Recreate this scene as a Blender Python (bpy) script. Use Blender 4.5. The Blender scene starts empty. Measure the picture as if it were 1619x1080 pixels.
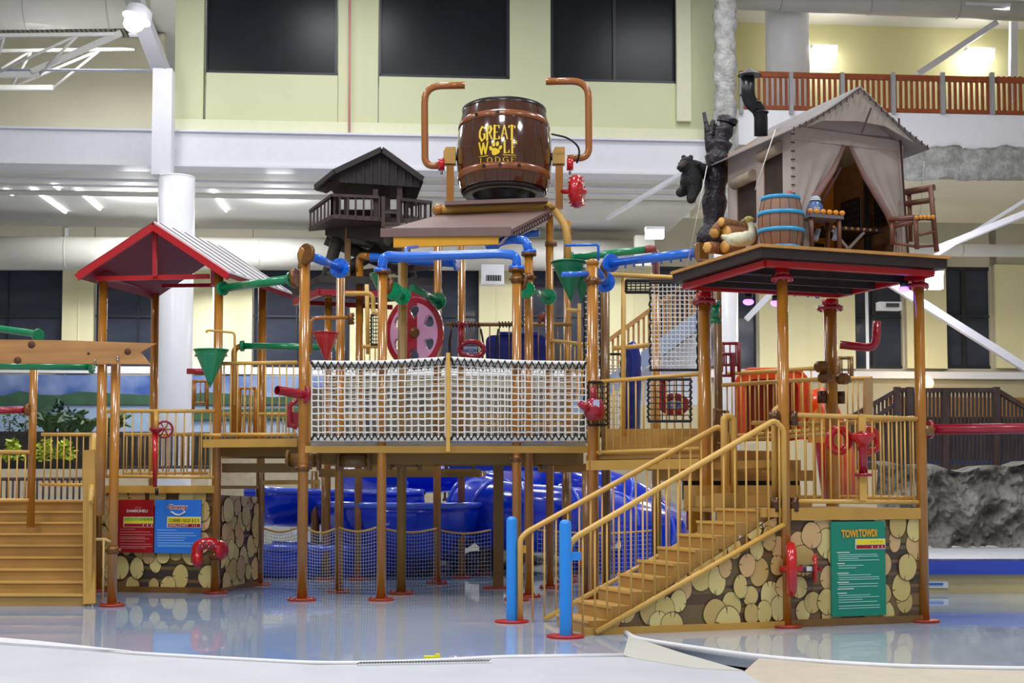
import bpy, math, random
from mathutils import Vector, Matrix
random.seed(7)
PI = math.pi
COL = bpy.context.scene.collection
# ------------------------------------------------------------------ camera model (50 mm lens, eye 1.58 m)
F, CX, CY, TP, EYE = 2250.0, 808.0, 635.0, 0.06, 1.58
PITCH = math.atan(TP); CP, SP = math.cos(PITCH), math.sin(PITCH)
def ray(px, py):
    a, b = px - CX, CY - py
    return Vector((a, F*CP - b*SP, F*SP + b*CP))
def P(px, py, Y, k=0.0):
    """point seen at a pixel on the vertical plane y = Y + k x"""
    d = ray(px, py); t = Y/(d.y - k*d.x)
    return Vector((0, 0, EYE)) + d*t
def PV(px, py, a, b, off=0.0):
    """point seen at a pixel on the vertical plane through ground points a, b"""
    n = Vector((b[1]-a[1], -(b[0]-a[0]), 0)).normalized()
    d = ray(px, py); t = ((a[0]*n.x + a[1]*n.y) + off - 0)/(d.x*n.x + d.y*n.y)
    return Vector((0, 0, EYE)) + d*t
def GP(px, py, z=0.0):
    d = ray(px, py); t = (z-EYE)/d.z
    return Vector((0, 0, EYE)) + d*t
# ------------------------------------------------------------------ materials
def lin(c):
    if isinstance(c, str):
        c = c.lstrip('#'); c = [int(c[i:i+2], 16)/255 for i in (0, 2, 4)]
    return tuple(((v/12.92) if v <= 0.04045 else ((v+0.055)/1.055)**2.4) for v in c) + (1,)
MATS = {}
def mat(name, col, rough=0.4, metal=0.0, var=0.0, scale=6.0, bump=0.0, bscale=30.0, stretch=(1,1,1), coat=0.0, emit=None, es=1.0, ior=1.5, col2=None):
    if name in MATS: return MATS[name]
    m = bpy.data.materials.new(name); m.use_nodes = True
    nt = m.node_tree; N = nt.nodes; L = nt.links
    b = N['Principled BSDF']; c = lin(col)
    b.inputs['Base Color'].default_value = c
    b.inputs['Roughness'].default_value = rough
    b.inputs['Metallic'].default_value = metal
    b.inputs['IOR'].default_value = ior
    b.inputs['Coat Weight'].default_value = coat
    tc = N.new('ShaderNodeTexCoord'); mp = N.new('ShaderNodeMapping'); mp.inputs['Scale'].default_value = stretch
    L.new(tc.outputs['Object'], mp.inputs['Vector'])
    if var > 0 or col2:
        nz = N.new('ShaderNodeTexNoise'); nz.inputs['Scale'].default_value = scale; nz.inputs['Detail'].default_value = 5
        L.new(mp.outputs['Vector'], nz.inputs['Vector'])
        r = N.new('ShaderNodeValToRGB')
        c2 = lin(col2) if col2 else tuple(min(1, v*(1+var)) for v in c[:3]) + (1,)
        c1 = c if col2 else tuple(v*(1-var) for v in c[:3]) + (1,)
        r.color_ramp.elements[0].position = 0.35; r.color_ramp.elements[1].position = 0.68
        r.color_ramp.elements[0].color = c1; r.color_ramp.elements[1].color = c2
        L.new(nz.outputs['Fac'], r.inputs['Fac']); L.new(r.outputs['Color'], b.inputs['Base Color'])
    if bump > 0:
        nb = N.new('ShaderNodeTexNoise'); nb.inputs['Scale'].default_value = bscale; nb.inputs['Detail'].default_value = 6
        bp = N.new('ShaderNodeBump'); bp.inputs['Strength'].default_value = bump; bp.inputs['Distance'].default_value = 0.05
        L.new(mp.outputs['Vector'], nb.inputs['Vector']); L.new(nb.outputs['Fac'], bp.inputs['Height']); L.new(bp.outputs['Normal'], b.inputs['Normal'])
    if emit:
        b.inputs['Emission Color'].default_value = lin(emit); b.inputs['Emission Strength'].default_value = es
    MATS[name] = m
    return m
pole_m  = mat('pole_paint', '#ad7122', 0.22, var=0.10, scale=3, coat=0.5)
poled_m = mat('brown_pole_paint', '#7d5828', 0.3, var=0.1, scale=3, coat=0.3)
olive_m = mat('olive_paint', '#8c6a30', 0.4, var=0.06, scale=3)
rail_m  = mat('rail_paint', '#dcae58', 0.34, var=0.05, scale=4)
tan_m   = mat('tan_paint', '#c79a48', 0.45, var=0.05, scale=2)
tand_m  = mat('tan_deck_paint', '#ab8444', 0.55, var=0.08, scale=3)
step_m  = mat('step_paint', '#b98f4c', 0.5, var=0.07, scale=2.5)
blue_m  = mat('blue_pipe_paint', '#1c6ee0', 0.2, coat=0.6, var=0.04)
blueb_m = mat('bollard_blue', '#2a93f4', 0.3, var=0.03)
slide_m = mat('slide_blue_fibreglass', '#0538d4', 0.16, coat=0.5, var=0.05, scale=1)
slideh_m= mat('slide_rim', '#3f63e6', 0.2, coat=0.8)
green_m = mat('green_pipe_paint', '#0c8a58', 0.22, coat=0.5, var=0.04)
red_m   = mat('red_paint', '#c30f1c', 0.22, coat=0.6, var=0.05)
dred_m  = mat('dark_red_paint', '#a0142a', 0.25, coat=0.5, var=0.06)
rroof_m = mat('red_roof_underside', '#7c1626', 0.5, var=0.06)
rbeam_m = mat('red_roof_beam', '#b8121c', 0.4)
bflange_m = mat('base_plate_red', '#a33416', 0.45, var=0.15)
metal_m = mat('bolt_metal', '#b8b4ac', 0.25, metal=0.9)
brass_m = mat('clamp_brown', '#7d5228', 0.28, metal=0.3, var=0.2, scale=20)
white_m = mat('white_steel', '#e4e4ea', 0.4, var=0.02)
wcol_m  = mat('white_column_wrap', '#fafaff', 0.3, var=0.02)
grey_m  = mat('grey_steel', '#a9a9a8', 0.45, var=0.05)
duct_m  = mat('duct_fabric', '#cfcdc4', 0.5, var=0.04, scale=1)
cream_m = mat('cream_wall', '#cfc9b4', 0.7, var=0.03, scale=0.6)
beige_m = mat('beige_wall', '#ddd8c0', 0.7, var=0.04, scale=0.5)
green_wall_m = mat('pale_green_wall', '#d8dbb2', 0.7, var=0.03, scale=0.4)
ledge_m = mat('ledge_wall', '#e6e6c6', 0.65, var=0.02)
yel_m   = mat('yellow_wall', '#d2cd98', 0.7, var=0.03, scale=0.5)
pil_m   = mat('pilaster_cream', '#efe9bc', 0.65, var=0.03, scale=0.6)
ceil_m  = mat('ceiling_white', '#d6d5d0', 0.7, var=0.04, scale=0.5)
glassd_m= mat('night_glass', '#14161c', 0.3, var=0.15, scale=1.5, ior=1.35)
glassl_m= mat('night_glass_reflections', '#2b303e', 0.16, col2='#4a5060', scale=.8, stretch=(.3,1,1), ior=1.4)  # lighter streaks put soft reflections into the glass colour
frame_m = mat('window_frame_dark', '#23262c', 0.4)
rock_m  = mat('rock_render', '#8f8d86', 0.85, col2='#5b5952', scale=2.5, bump=0.9, bscale=6)
conc_m  = mat('rough_concrete', '#c9c9c6', 0.85, col2='#9d9c98', scale=5, bump=1.0, bscale=14)
brown_m = mat('dark_brown_timber', '#4a3a34', 0.6, var=0.25, scale=8, stretch=(1,1,.3))
dbrown_m= mat('platform_dark', '#2e2322', 0.5, var=0.15)
logd_m  = mat('dark_log', '#4c4a42', 0.6, var=0.2, scale=8)
shing_m = mat('roof_dark_boards', '#2f2a2c', 0.65, var=0.2, scale=10)
canopy_m= mat('canopy_brown', '#7c625c', 0.5, var=0.06, stretch=(1,.2,1))
yfascia_m = mat('canopy_yellow', '#e0a020', 0.45, var=0.04)
barrel_m= mat('barrel_brown', '#4a2413', 0.12, coat=0.9, var=0.12, scale=3)
bhoop_m = mat('barrel_copper_hoop', '#8a4c22', 0.25, coat=0.6, var=0.1)
rim_m   = mat('barrel_rim', '#2b2626', 0.25, metal=0.2)
ytext_m = mat('lettering_yellow', '#f2cf1c', 0.4)
black_m = mat('black_rubber', '#121218', 0.35)
net_m   = mat('white_rope', '#ecebe6', 0.7)
bnet_m  = mat('black_rope', '#1d1a1a', 0.7)
wood_m  = mat('sign_board_wood', '#b98550', 0.6, var=0.18, scale=3, stretch=(.4,1,3))
plank_m = mat('pale_timber', '#c08a4a', 0.6, var=0.15, scale=5)
canvas_m= mat('tent_canvas', '#b8aaa2', 0.85, var=0.07, scale=2.5, bump=0.2, bscale=9)
troof_m = mat('tent_roof_canvas', '#85807e', 0.8, var=0.08, scale=2)
seam_m  = mat('dark_seam', '#4a2c2e', 0.8)
wback_m = mat('tent_back_wall', '#d08a30', 0.8, var=0.2, scale=2)
mesh_m  = mat('window_mesh_brown', '#3d2f28', 0.8, var=0.2)
staves_m= mat('small_barrel_wood', '#94664a', 0.5, col2='#7a6256', scale=4, stretch=(3,3,.2))
bhoop2_m= mat('blue_hoop', '#2c9bd0', 0.4)
bark_m  = mat('dark_bark', '#241c26', 0.3, var=0.3, scale=9, bump=1.0, bscale=12)
fur_m   = mat('black_bear_fur', '#101018', 0.5, var=0.4, scale=30, bump=0.8, bscale=60)
feather_m = mat('goose_feathers', '#d8d6b8', 0.6, var=0.12, scale=12)
gooseh_m= mat('goose_head_olive', '#a89a4c', 0.6)
endgr_m = mat('cut_log_end', '#d9a250', 0.6, var=0.12, scale=8)
barkl_m = mat('log_bark_brown', '#8a5f38', 0.75, var=0.25, scale=8, bump=0.5)
chair_m = mat('rustic_chair_wood', '#6a3f30', 0.5, var=0.2)
jar_m   = mat('blue_enamel', '#4a6a9c', 0.3, var=0.1)
orange_m= mat('orange_slide', '#e2480c', 0.25, coat=0.5, var=0.05)
orangel_m = mat('wood_bead_orange', '#e09028', 0.5, var=0.1)
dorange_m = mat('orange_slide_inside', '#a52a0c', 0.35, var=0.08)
sred_m  = mat('sign_red', '#a30d1e', 0.4)
sblue_m = mat('sign_blue', '#2c7ee8', 0.4)
sgreen_m= mat('sign_green', '#128a70', 0.4)
swhite_m= mat('sign_white', '#f0efe8', 0.4)
sline_m = mat('sign_text_mint', '#a9e0d0', 0.4)
sline2_m= mat('sign_text_light_blue', '#9cccff', 0.4)
sline3_m= mat('sign_text_pink', '#d08a8c', 0.4)
syel_m  = mat('sign_yellow', '#f3e23a', 0.4)
slime_m = mat('sign_lime', '#9cc84c', 0.4)
sor_m   = mat('sign_orange', '#f2a814', 0.4)
lamp_m  = mat('lamp_glow', '#ffffff', 0.3, emit='#fbf8ff', es=14)
lampp_m = mat('lamp_glow_violet', '#ffffff', 0.3, emit='#7a4cff', es=5)
lampw_m = mat('lamp_glow_warm', '#ffffff', 0.3, emit='#ffbe5c', es=3.2)
strip_m = mat('tube_light_glow', '#ffffff', 0.3, emit='#ffffff', es=6)
leaf_m  = mat('leaf_green', '#33502a', 0.6, var=0.4, scale=9)
leafy_m = mat('leaf_yellow_green', '#a8b82c', 0.6, var=0.3, scale=9)
deckb_m = mat('dry_deck_concrete', '#c3c5cd', 0.5, var=0.04, scale=1.5, bump=0.15, bscale=60)
beach_m = mat('pool_rim_white', '#e4e4e8', 0.45, var=0.03)
bge_m   = mat('beige_render', '#c9b99a', 0.7, var=0.06)
brail_m = mat('balcony_rail_stain', '#9c4c20', 0.4, var=0.15)
mauve_m = mat('pink_wheel', '#e0a8c8', 0.25, coat=0.5)
pink_m  = mat('rose_wheel', '#c8406c', 0.25, coat=0.5)
# print colours of the log wall graphic
lg = [mat('print_log_%s' % n, c, 0.35) for n, c in (('straw','#dccb88'),('wheat','#d4be78'),('peach','#d6b27c'),('sand','#c8ad6c'))]
lb = [mat('print_bark_%s' % n, c, 0.35) for n, c in (('umber','#5a4632'),('olive','#70603e'),('russet','#80603e'),('slate','#453e38'))]
lk = mat('print_crack', '#5a4526', 0.4)
# ------------------------------------------------------------------ mesh builder
def basis(d):
    d = d.normalized()
    a = Vector((0,0,1)) if abs(d.z) < 0.95 else Vector((1,0,0))
    x = a.cross(d).normalized(); y = d.cross(x).normalized()
    return x, y, d
def fillet(pts, r, n=6):
    pts = [Vector(p) for p in pts]; out = [pts[0]]
    for i in range(1, len(pts)-1):
        p = pts[i]; a = pts[i-1]-p; b = pts[i+1]-p
        rr = min(r, a.length*0.49, b.length*0.49)
        s = p + a.normalized()*rr; e = p + b.normalized()*rr
        for k in range(n+1):
            t = k/n; out.append(s*(1-t)**2 + p*2*t*(1-t) + e*t*t)
    out.append(pts[-1]); return out
class MB:
    def __init__(s): s.v = []; s.f = []; s.m = []; s.sm = []; s.cur = 0
    def add(s, vs, fs, smooth=False):
        o = len(s.v); s.v += [Vector(v) for v in vs]
        for f in fs: s.f.append([i+o for i in f]); s.m.append(s.cur); s.sm.append(smooth)
        return s
    def box(s, c, size, rot=0.0, M=None):
        c = Vector(c); hx, hy, hz = [q/2 for q in size]
        R = M if M else Matrix.Rotation(rot, 3, 'Z')
        vs = [c + R @ Vector((x, y, z)) for z in (-hz, hz) for x, y in ((-hx,-hy),(hx,-hy),(hx,hy),(-hx,hy))]
        return s.add(vs, [(3,2,1,0),(4,5,6,7),(0,1,5,4),(1,2,6,5),(2,3,7,6),(3,0,4,7)])
    def beam(s, p0, p1, w, h):
        p0, p1 = Vector(p0), Vector(p1); x, y, d = basis(p1-p0)
        vs = [p + x*sx*w/2 + y*sy*h/2 for p in (p0, p1) for sx, sy in ((-1,-1),(1,-1),(1,1),(-1,1))]
        return s.add(vs, [(3,2,1,0),(4,5,6,7),(0,1,5,4),(1,2,6,5),(2,3,7,6),(3,0,4,7)])
    def tube(s, pts, r, n=14, caps=True, smooth=True):
        pts = [Vector(p) for p in pts]; rs = r if isinstance(r, (list, tuple)) else [r]*len(pts)
        x = None; vs = []
        for i, p in enumerate(pts):
            d = (pts[min(i+1, len(pts)-1)] - pts[max(i-1, 0)]).normalized()
            if x is None: x, y, _ = basis(d)
            else:
                x = (x - d*x.dot(d)).normalized(); y = d.cross(x)
            vs += [p + (x*math.cos(2*PI*k/n) + y*math.sin(2*PI*k/n))*rs[i] for k in range(n)]
        fs = []
        for i in range(len(pts)-1):
            for k in range(n):
                a = i*n+k; b = i*n+(k+1) % n; fs.append((a, b, b+n, a+n))
        s.add(vs, fs, smooth)
        if caps:
            o = len(s.v); L = (len(pts)-1)*n
            s.add(vs[:n], [tuple(range(n-1, -1, -1))]); s.add(vs[L:], [tuple(range(n))])
        return s
    def lathe(s, c, prof, n=32, axis=(0,0,1), smooth=True, sy=1.0):
        """prof: (radius, height) pairs; both ends closed when radius 0"""
        x, y, d = basis(Vector(axis)); c = Vector(c); vs = []
        if abs(Vector(axis).normalized().z) > .999: x, y, d = Vector((1,0,0)), Vector((0,1,0)), Vector((0,0,1))
        for r, h in prof:
            vs += [c + d*h + x*math.cos(2*PI*k/n)*r + y*math.sin(2*PI*k/n)*r*sy for k in range(n)]
        fs = []
        for i in range(len(prof)-1):
            for k in range(n):
                a = i*n+k; b = i*n+(k+1) % n; fs.append((a, b, b+n, a+n))
        return s.add(vs, fs, smooth)
    def cyl(s, p0, p1, r, n=20):
        return s.tube([p0, p1], r, n)
    def prism(s, pts, ext):
        pts = [Vector(p) for p in pts]; ext = Vector(ext); n = len(pts)
        vs = pts + [p+ext for p in pts]
        return s.add(vs, [tuple(range(n-1,-1,-1)), tuple(range(n, 2*n))] + [(i, (i+1) % n, (i+1) % n+n, i+n) for i in range(n)])
    def poly(s, pts): return s.add(pts, [tuple(range(len(pts)))])
    def grid(s, fn, nu, nv, smooth=True):
        vs = [fn(i/nu, j/nv) for j in range(nv+1) for i in range(nu+1)]
        fs = [(j*(nu+1)+i, j*(nu+1)+i+1, (j+1)*(nu+1)+i+1, (j+1)*(nu+1)+i) for j in range(nv) for i in range(nu)]
        return s.add(vs, fs, smooth)
    def ball(s, c, r, n=14, sc=(1,1,1)):
        c = Vector(c)
        def fn(u, v):
            th = u*2*PI; ph = v*PI
            return c + Vector((math.cos(th)*math.sin(ph)*sc[0], math.sin(th)*math.sin(ph)*sc[1], -math.cos(ph)*sc[2]))*r
        return s.grid(fn, n, n//2)
    def torus(s, c, R, r, axis, n=28, m=8):
        x, y, d = basis(Vector(axis)); c = Vector(c)
        def fn(u, v):
            a = u*2*PI; b = v*2*PI
            return c + (x*math.cos(a)+y*math.sin(a))*(R+r*math.cos(b)) + d*r*math.sin(b)
        return s.grid(fn, n, m)
    def flange(s, c, axis, R=0.11, t=0.035, bolts=8):
        a = Vector(axis).normalized(); c = Vector(c); s.cyl(c-a*t/2, c+a*t/2, R, 22)
        x, y, d = basis(a)
        for k in range(bolts):
            q = c + (x*math.cos(2*PI*k/bolts)+y*math.sin(2*PI*k/bolts))*R*0.82
            s.cyl(q-a*(t/2+0.014), q+a*(t/2+0.014), R*0.09, 6)
        return s
    def build(s, name, mats, parent=None, solid=0.0):
        if not isinstance(mats, (list, tuple)): mats = [mats]
        off = Vector((0,0,0)); q = parent
        while q is not None: off += Vector(q.location); q = q.parent
        me = bpy.data.meshes.new(name)
        top = parent is None
        if top and s.v:
            xs = [v.x for v in s.v]; ys = [v.y for v in s.v]; zs = [v.z for v in s.v]
            off = Vector(((min(xs)+max(xs))/2, (min(ys)+max(ys))/2, min(zs)))
        me.from_pydata([tuple(v-off) for v in s.v], [], s.f)
        for m_ in mats: me.materials.append(m_)
        me.polygons.foreach_set('material_index', s.m); me.polygons.foreach_set('use_smooth', s.sm)
        me.update()
        import bmesh
        bm = bmesh.new(); bm.from_mesh(me)
        bmesh.ops.remove_doubles(bm, verts=bm.verts, dist=1e-6)
        bmesh.ops.recalc_face_normals(bm, faces=bm.faces)
        bm.to_mesh(me); bm.free()
        o = bpy.data.objects.new(name, me); COL.objects.link(o)
        if top: o.location = off
        else: o.parent = parent
        if solid:
            md = o.modifiers.new('thickness', 'SOLIDIFY'); md.thickness = solid; md.offset = 0
        return o
def tag(o, label, cat, group=None, kind=None):
    if label: o['label'] = label
    if cat: o['category'] = cat
    if group: o['group'] = group
    if kind: o['kind'] = kind
    return o
def thing(name, label, cat, loc=(0,0,0), group=None):
    o = bpy.data.objects.new(name, None); COL.objects.link(o); o.location = loc; o.empty_display_size = 0.2
    return tag(o, label, cat, group)
def struct(name, mb, m, solid=0.0):
    o = mb.build(name, m, None, solid); o['kind'] = 'structure'; return o
# ------------------------------------------------------------------ text
def text_geo(mb, s, origin, ux, uz, height, width=None, fn=None, align=0.5, bold=0.0):
    cu = bpy.data.curves.new('lettering', 'FONT'); cu.body = s; cu.resolution_u = 3; cu.offset = bold
    ob = bpy.data.objects.new('lettering', cu); COL.objects.link(ob)
    dg = bpy.context.evaluated_depsgraph_get(); me = ob.evaluated_get(dg).to_mesh()
    vs = [v.co.copy() for v in me.vertices]; fs = [tuple(p.vertices) for p in me.polygons]
    ob.evaluated_get(dg).to_mesh_clear(); COL.objects.unlink(ob); bpy.data.objects.remove(ob); bpy.data.curves.remove(cu)
    if not vs: return
    x0, x1 = min(v.x for v in vs), max(v.x for v in vs); y0, y1 = min(v.y for v in vs), max(v.y for v in vs)
    sy = height/(y1-y0); sx = (width/(x1-x0)) if width else sy
    out = []
    for v in vs:
        a = (v.x-x0-(x1-x0)*align)*sx; b = (v.y-y0)*sy
        out.append(fn(a, b) if fn else Vector(origin)+Vector(ux)*a+Vector(uz)*b)
    mb.add(out, fs)
# ------------------------------------------------------------------ generic builders
S = 1/2250.0
POLES = []
def flange_px(px, py, Y): return P(px, py, Y)
def pole(label, px, pyref, Y, ytop, r=0.061, m=None, base=True, top=None, zb=0.0, clamps=(), name='support_pole', group='round steel poles of the play structure'):
    p = P(px, pyref, Y); zt = P(px, ytop, Y).z
    t = thing(name, label, 'pole', (p.x, p.y, zb), group)
    b = MB(); b.cyl((p.x, p.y, zb), (p.x, p.y, zt), r, 22)
    b.build('shaft', m or pole_m, t)
    if base:
        q = MB(); q.cyl((p.x, p.y, 0.0), (p.x, p.y, 0.03), r*2.7, 26); 
        for k in range(6):
            a = 2*PI*k/6; q.cyl((p.x+math.cos(a)*r*2.2, p.y+math.sin(a)*r*2.2, 0.03), (p.x+math.cos(a)*r*2.2, p.y+math.sin(a)*r*2.2, 0.05), 0.014, 8)
        q.build('base_plate', bflange_m, t)
    if top == 'cap':
        q = MB(); q.lathe((p.x, p.y, zt), [(r*1.02, -0.02), (r*1.25, 0), (r*1.2, .03), (r*.6, .06), (0.001, .07)], 20); q.build('cap', m or pole_m, t)
    if top == 'flange':
        q = MB(); q.flange((p.x, p.y, zt), (0,0,1), r*1.75, 0.04); q.build('top_flange', brass_m, t)
    for cy in clamps:
        z = P(px, cy, Y).z
        q = MB(); q.cyl((p.x, p.y, z-.05), (p.x, p.y, z+.05), r*1.22, 20)
        for a in (0.3, 2.0, 3.6, 5.2):
            q.cyl((p.x+math.cos(a)*r*1.1, p.y+math.sin(a)*r*1.1, z), (p.x+math.cos(a)*r*1.7, p.y+math.sin(a)*r*1.7, z), 0.02, 8)
        q.build('clamp', brass_m, t)
    POLES.append((p.x, p.y)); return t
def pipe(name, label, pts, r, m, cat='pipe', flanges=(), fil=0.18, group=None, nozz=0, fm=None, opening=False, fR=None):
    """pts are (px, py, Y) picks turned into world points"""
    w = [P(*p) for p in pts]; t = thing(name, label, cat, w[0], group)
    line = fillet(w, fil)
    b = MB(); b.tube(line, r, 18, caps=not opening)
    if opening: b.tube([line[0], line[1]] if len(line) == 2 else line, r*0.82, 18, caps=False)
    b.build('tube', m, t)
    for i in flanges:
        c = line[0] if i == 0 else line[-1]; d = (line[1]-line[0]) if i == 0 else (line[-1]-line[-2])
        q = MB(); q.flange(c, d, fR or r*1.75, 0.045); q.build('flange', fm or m, t)
    if nozz:
        for k in range(nozz):
            c = line[0].lerp(line[-1], (k+.7)/(nozz+.4)); q = MB(); q.cyl(c, c-Vector((0,0,r+.035)), .014, 8); q.build('nozzle', m, t)
    return t
def railing(label, a, b, pyb, n, m=None, r=0.028, rb=0.011, name='railing', group='tan tube railings of the play structure', bottom=True, post=False, over=0.0, cat='railing', bal_m=None):
    """a, b: (px, py, Y) ends of the top rail; pyb: pixel row of the bottom rail at the first end"""
    A, B = P(*a), P(*b); h = A.z - P(a[0], pyb, a[2]).z; m = m or rail_m
    return railing_w(label, A, B, h, n, m, r, rb, name, group, bottom, post, cat, bal_m)
def railing_w(label, A, B, h, n, m=None, r=0.028, rb=0.011, name='railing', group=None, bottom=True, post=False, cat='railing', bal_m=None):
    m = m or rail_m; A, B = Vector(A), Vector(B); dz = Vector((0,0,h))
    t = thing(name, label, cat, A-dz, group)
    MB().tube([A, B], r, 12).build('top_rail', m, t)
    if bottom: MB().tube([A-dz, B-dz], r*0.9, 12).build('bottom_rail', m, t)
    for k in range(n):
        q = A.lerp(B, (k+.5)/n); MB().tube([q-dz, q], rb, 8).build('baluster', bal_m or m, t)
    if post:
        for q in (A, B): MB().tube([q-dz-Vector((0,0,.1)), q+Vector((0,0,.02))], r*1.25, 12).build('post', m, t)
    return t
def quad_slab(pts, th):
    """slab with top polygon pts and vertical thickness"""
    return MB().prism([Vector(p)-Vector((0,0,th)) for p in pts], (0,0,th))
K = 0.08
KA = math.atan(K)
KU = Vector((math.cos(KA), math.sin(KA), 0)); KN = Vector((math.sin(KA), -math.cos(KA), 0))   # along the back walls / towards the viewer
def wbox(mb, x0, x1, y0, y1, D, depth, front=0.0):
    """box on the wall plane y = D + K x spanning the picks; depth goes away from the viewer"""
    a = P(x0, y1, D, K); b = P(x1, y0, D, K); xm = (x0+x1)/2 if abs(x1-x0) < 420 else (600 if x0 < 1000 else 1390)
    p0 = Vector((a.x, a.y, 0)); L = (Vector((b.x, b.y, 0))-p0).length; z0, z1 = P(xm, y1, D, K).z, P(xm, y0, D, K).z
    c = p0 + KU*L/2 + KN*(front - depth/2) + Vector((0,0,(z0+z1)/2))
    return mb.box(c, (L, depth, z1-z0), KA)
from mathutils import noise as mnoise
# ================================================================== THE HALL
CEZ = 15.1
def holed_wall(name, m, x0, x1, y0, y1, D, th, holes):
    mb = MB(); xs = x0
    for hx0, hx1, hy0, hy1 in sorted(holes):
        if hx0 > xs: wbox(mb, xs, hx0, y0, y1, D, th)
        if hy0 > y0: wbox(mb, hx0, hx1, y0, hy0, D, th)
        if hy1 < y1: wbox(mb, hx0, hx1, hy1, y1, D, th)
        xs = hx1
    if xs < x1: wbox(mb, xs, x1, y0, y1, D, th)
    return struct(name, mb, m)
WN = [0]
def window(x0, x1, y0, y1, D, verts, horiz, reflected_louvres=False):
    WN[0] += 1
    f = MB(); fw = 5
    wbox(f, x0, x0+fw, y0, y1, D, .12, -.06); wbox(f, x1-fw, x1, y0, y1, D, .12, -.06)
    wbox(f, x0, x1, y1-fw, y1, D, .12, -.06); wbox(f, x0, x1, y0, y0+fw, D, .12, -.06)
    for v in verts: wbox(f, v-2, v+2, y0, y1, D, .1, -.08)
    for h in horiz: wbox(f, x0, x1, h-1.5, h+1.5, D, .1, -.08)
    o = struct('window_%d' % WN[0], f, frame_m)
    g = MB(); wbox(g, x0, x1, y0, y1, D, .03, -.15); g.build('pane', glassd_m if D < 40 else glassl_m, o)
    if reflected_louvres:  # dark slats stand in for louvre lines reflected in the panes
        s = MB(); yy = y0+8
        while yy < y1-6: wbox(s, x0+fw, x1-fw, yy, yy+2.5, D, .02, -.24); yy += 12
        s.build('louvre_reflection', mat('reflected_louvre_dark', '#20232a', .5), o)
    return o
# floor, deck and pool
FL = MB(); FL.box((0, 20, -0.36), (56, 60, .3)); struct('floor', FL, deckb_m)
def ground(pts, z): return [Vector((GP(x, y).x, GP(x, y).y, z)) for x, y in pts]
far = [Vector((16, 33, 0)), Vector((-19, 33, 0))]
wl = [(-520,1000),(-200,1010),(0,1017),(120,1028),(210,1037),(350,1045),(440,1049),(500,1053),(600,1052),(700,1048),(780,1043),(880,1041),(985,1040),(1030,1046),(1060,1046),(1012,1022),(1000,1012),(1060,1022),(1120,1031),(1200,1041),(1300,1050),(1420,1057),(1619,1061),(1900,1062),(2200,1060)]
wm = bpy.data.materials.new('pool_water'); wm.use_nodes = True
_n = wm.node_tree; _b = _n.nodes['Principled BSDF']; _b.inputs['Roughness'].default_value = .035; _b.inputs['IOR'].default_value = 1.36
_tc = _n.nodes.new('ShaderNodeTexCoord'); _mp = _n.nodes.new('ShaderNodeMapping'); _mp.inputs['Scale'].default_value = (.35, .12, 1)
_nz = _n.nodes.new('ShaderNodeTexNoise'); _nz.inputs['Scale'].default_value = .9; _nz.inputs['Detail'].default_value = 1
_r = _n.nodes.new('ShaderNodeValToRGB'); _r.color_ramp.elements[0].position = .40; _r.color_ramp.elements[1].position = .62
_r.color_ramp.elements[0].color = lin('#8fa6c6'); _r.color_ramp.elements[1].color = lin('#b6bcc4')
_n.links.new(_tc.outputs['Object'], _mp.inputs['Vector']); _n.links.new(_mp.outputs['Vector'], _nz.inputs['Vector']); _n.links.new(_nz.outputs['Fac'], _r.inputs['Fac']); _n.links.new(_r.outputs['Color'], _b.inputs['Base Color'])
_w = _n.nodes.new('ShaderNodeTexNoise'); _w.inputs['Scale'].default_value = 2.2; _w.inputs['Detail'].default_value = 2
_bp = _n.nodes.new('ShaderNodeBump'); _bp.inputs['Strength'].default_value = .05; _bp.inputs['Distance'].default_value = .03
_n.links.new(_tc.outputs['Object'], _w.inputs['Vector']); _n.links.new(_w.outputs['Fac'], _bp.inputs['Height']); _n.links.new(_bp.outputs['Normal'], _b.inputs['Normal'])
W = MB(); W.prism(ground(wl, -.1) + [v+Vector((0,0,-.1)) for v in far], (0,0,.1))
tag(W.build('shallow_water', wm), 'still shallow grey blue pool water reflecting the play structure', 'water', kind='stuff')
# front beach: pale concrete with a curved white rim
D0 = MB(); dp = [(-520,1003),(0,1020),(210,1040),(350,1048),(500,1056),(600,1055),(700,1051),(780,1046),(880,1044),(985,1043),(1060,1049),(1175,1066),(1240,1110),(1240,1300),(-900,1300)]
D0.prism(ground(dp, -.06), (0,0,.085)); struct('trim_1', D0, deckb_m)
D1 = MB(); dp = [(985,1041),(1004,1046),(1100,1062),(1176,1066),(1080,1038),(1004,1013),(995,1006)]
D1.prism(ground(dp, -.06), (0,0,.09)); struct('trim_2', D1, mat('kerb_pale', '#c9c8be', .5))
D2 = MB(); dp = [(1176,1066),(1200,1044),(1300,1053),(1420,1060),(1619,1064),(2200,1063),(2300,1300),(1100,1300)]
D2.prism(ground(dp, -.06), (0,0,.08)); struct('trim_3', D2, mat('beige_deck', '#c4b9a6', .6, var=.05))
rl = fillet([GP(*q)+Vector((0,0,.02)) for q in [(-300,1008),(0,1018.5),(210,1038.5),(350,1046.5),(500,1054.5),(600,1053.5),(700,1049.5),(780,1044.5),(985,1041.5)]], .3)
R0 = MB(); R0.tube(rl, .03, 8); struct('trim_4', R0, beach_m)
rl = fillet([GP(*q)+Vector((0,0,.02)) for q in [(990,1004),(1004,1014),(1060,1023),(1120,1032),(1200,1043),(1300,1052),(1420,1059),(1619,1063),(1900,1063)]], .3)
R0 = MB(); R0.tube(rl, .03, 8); struct('trim_5', R0, beach_m)
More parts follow.
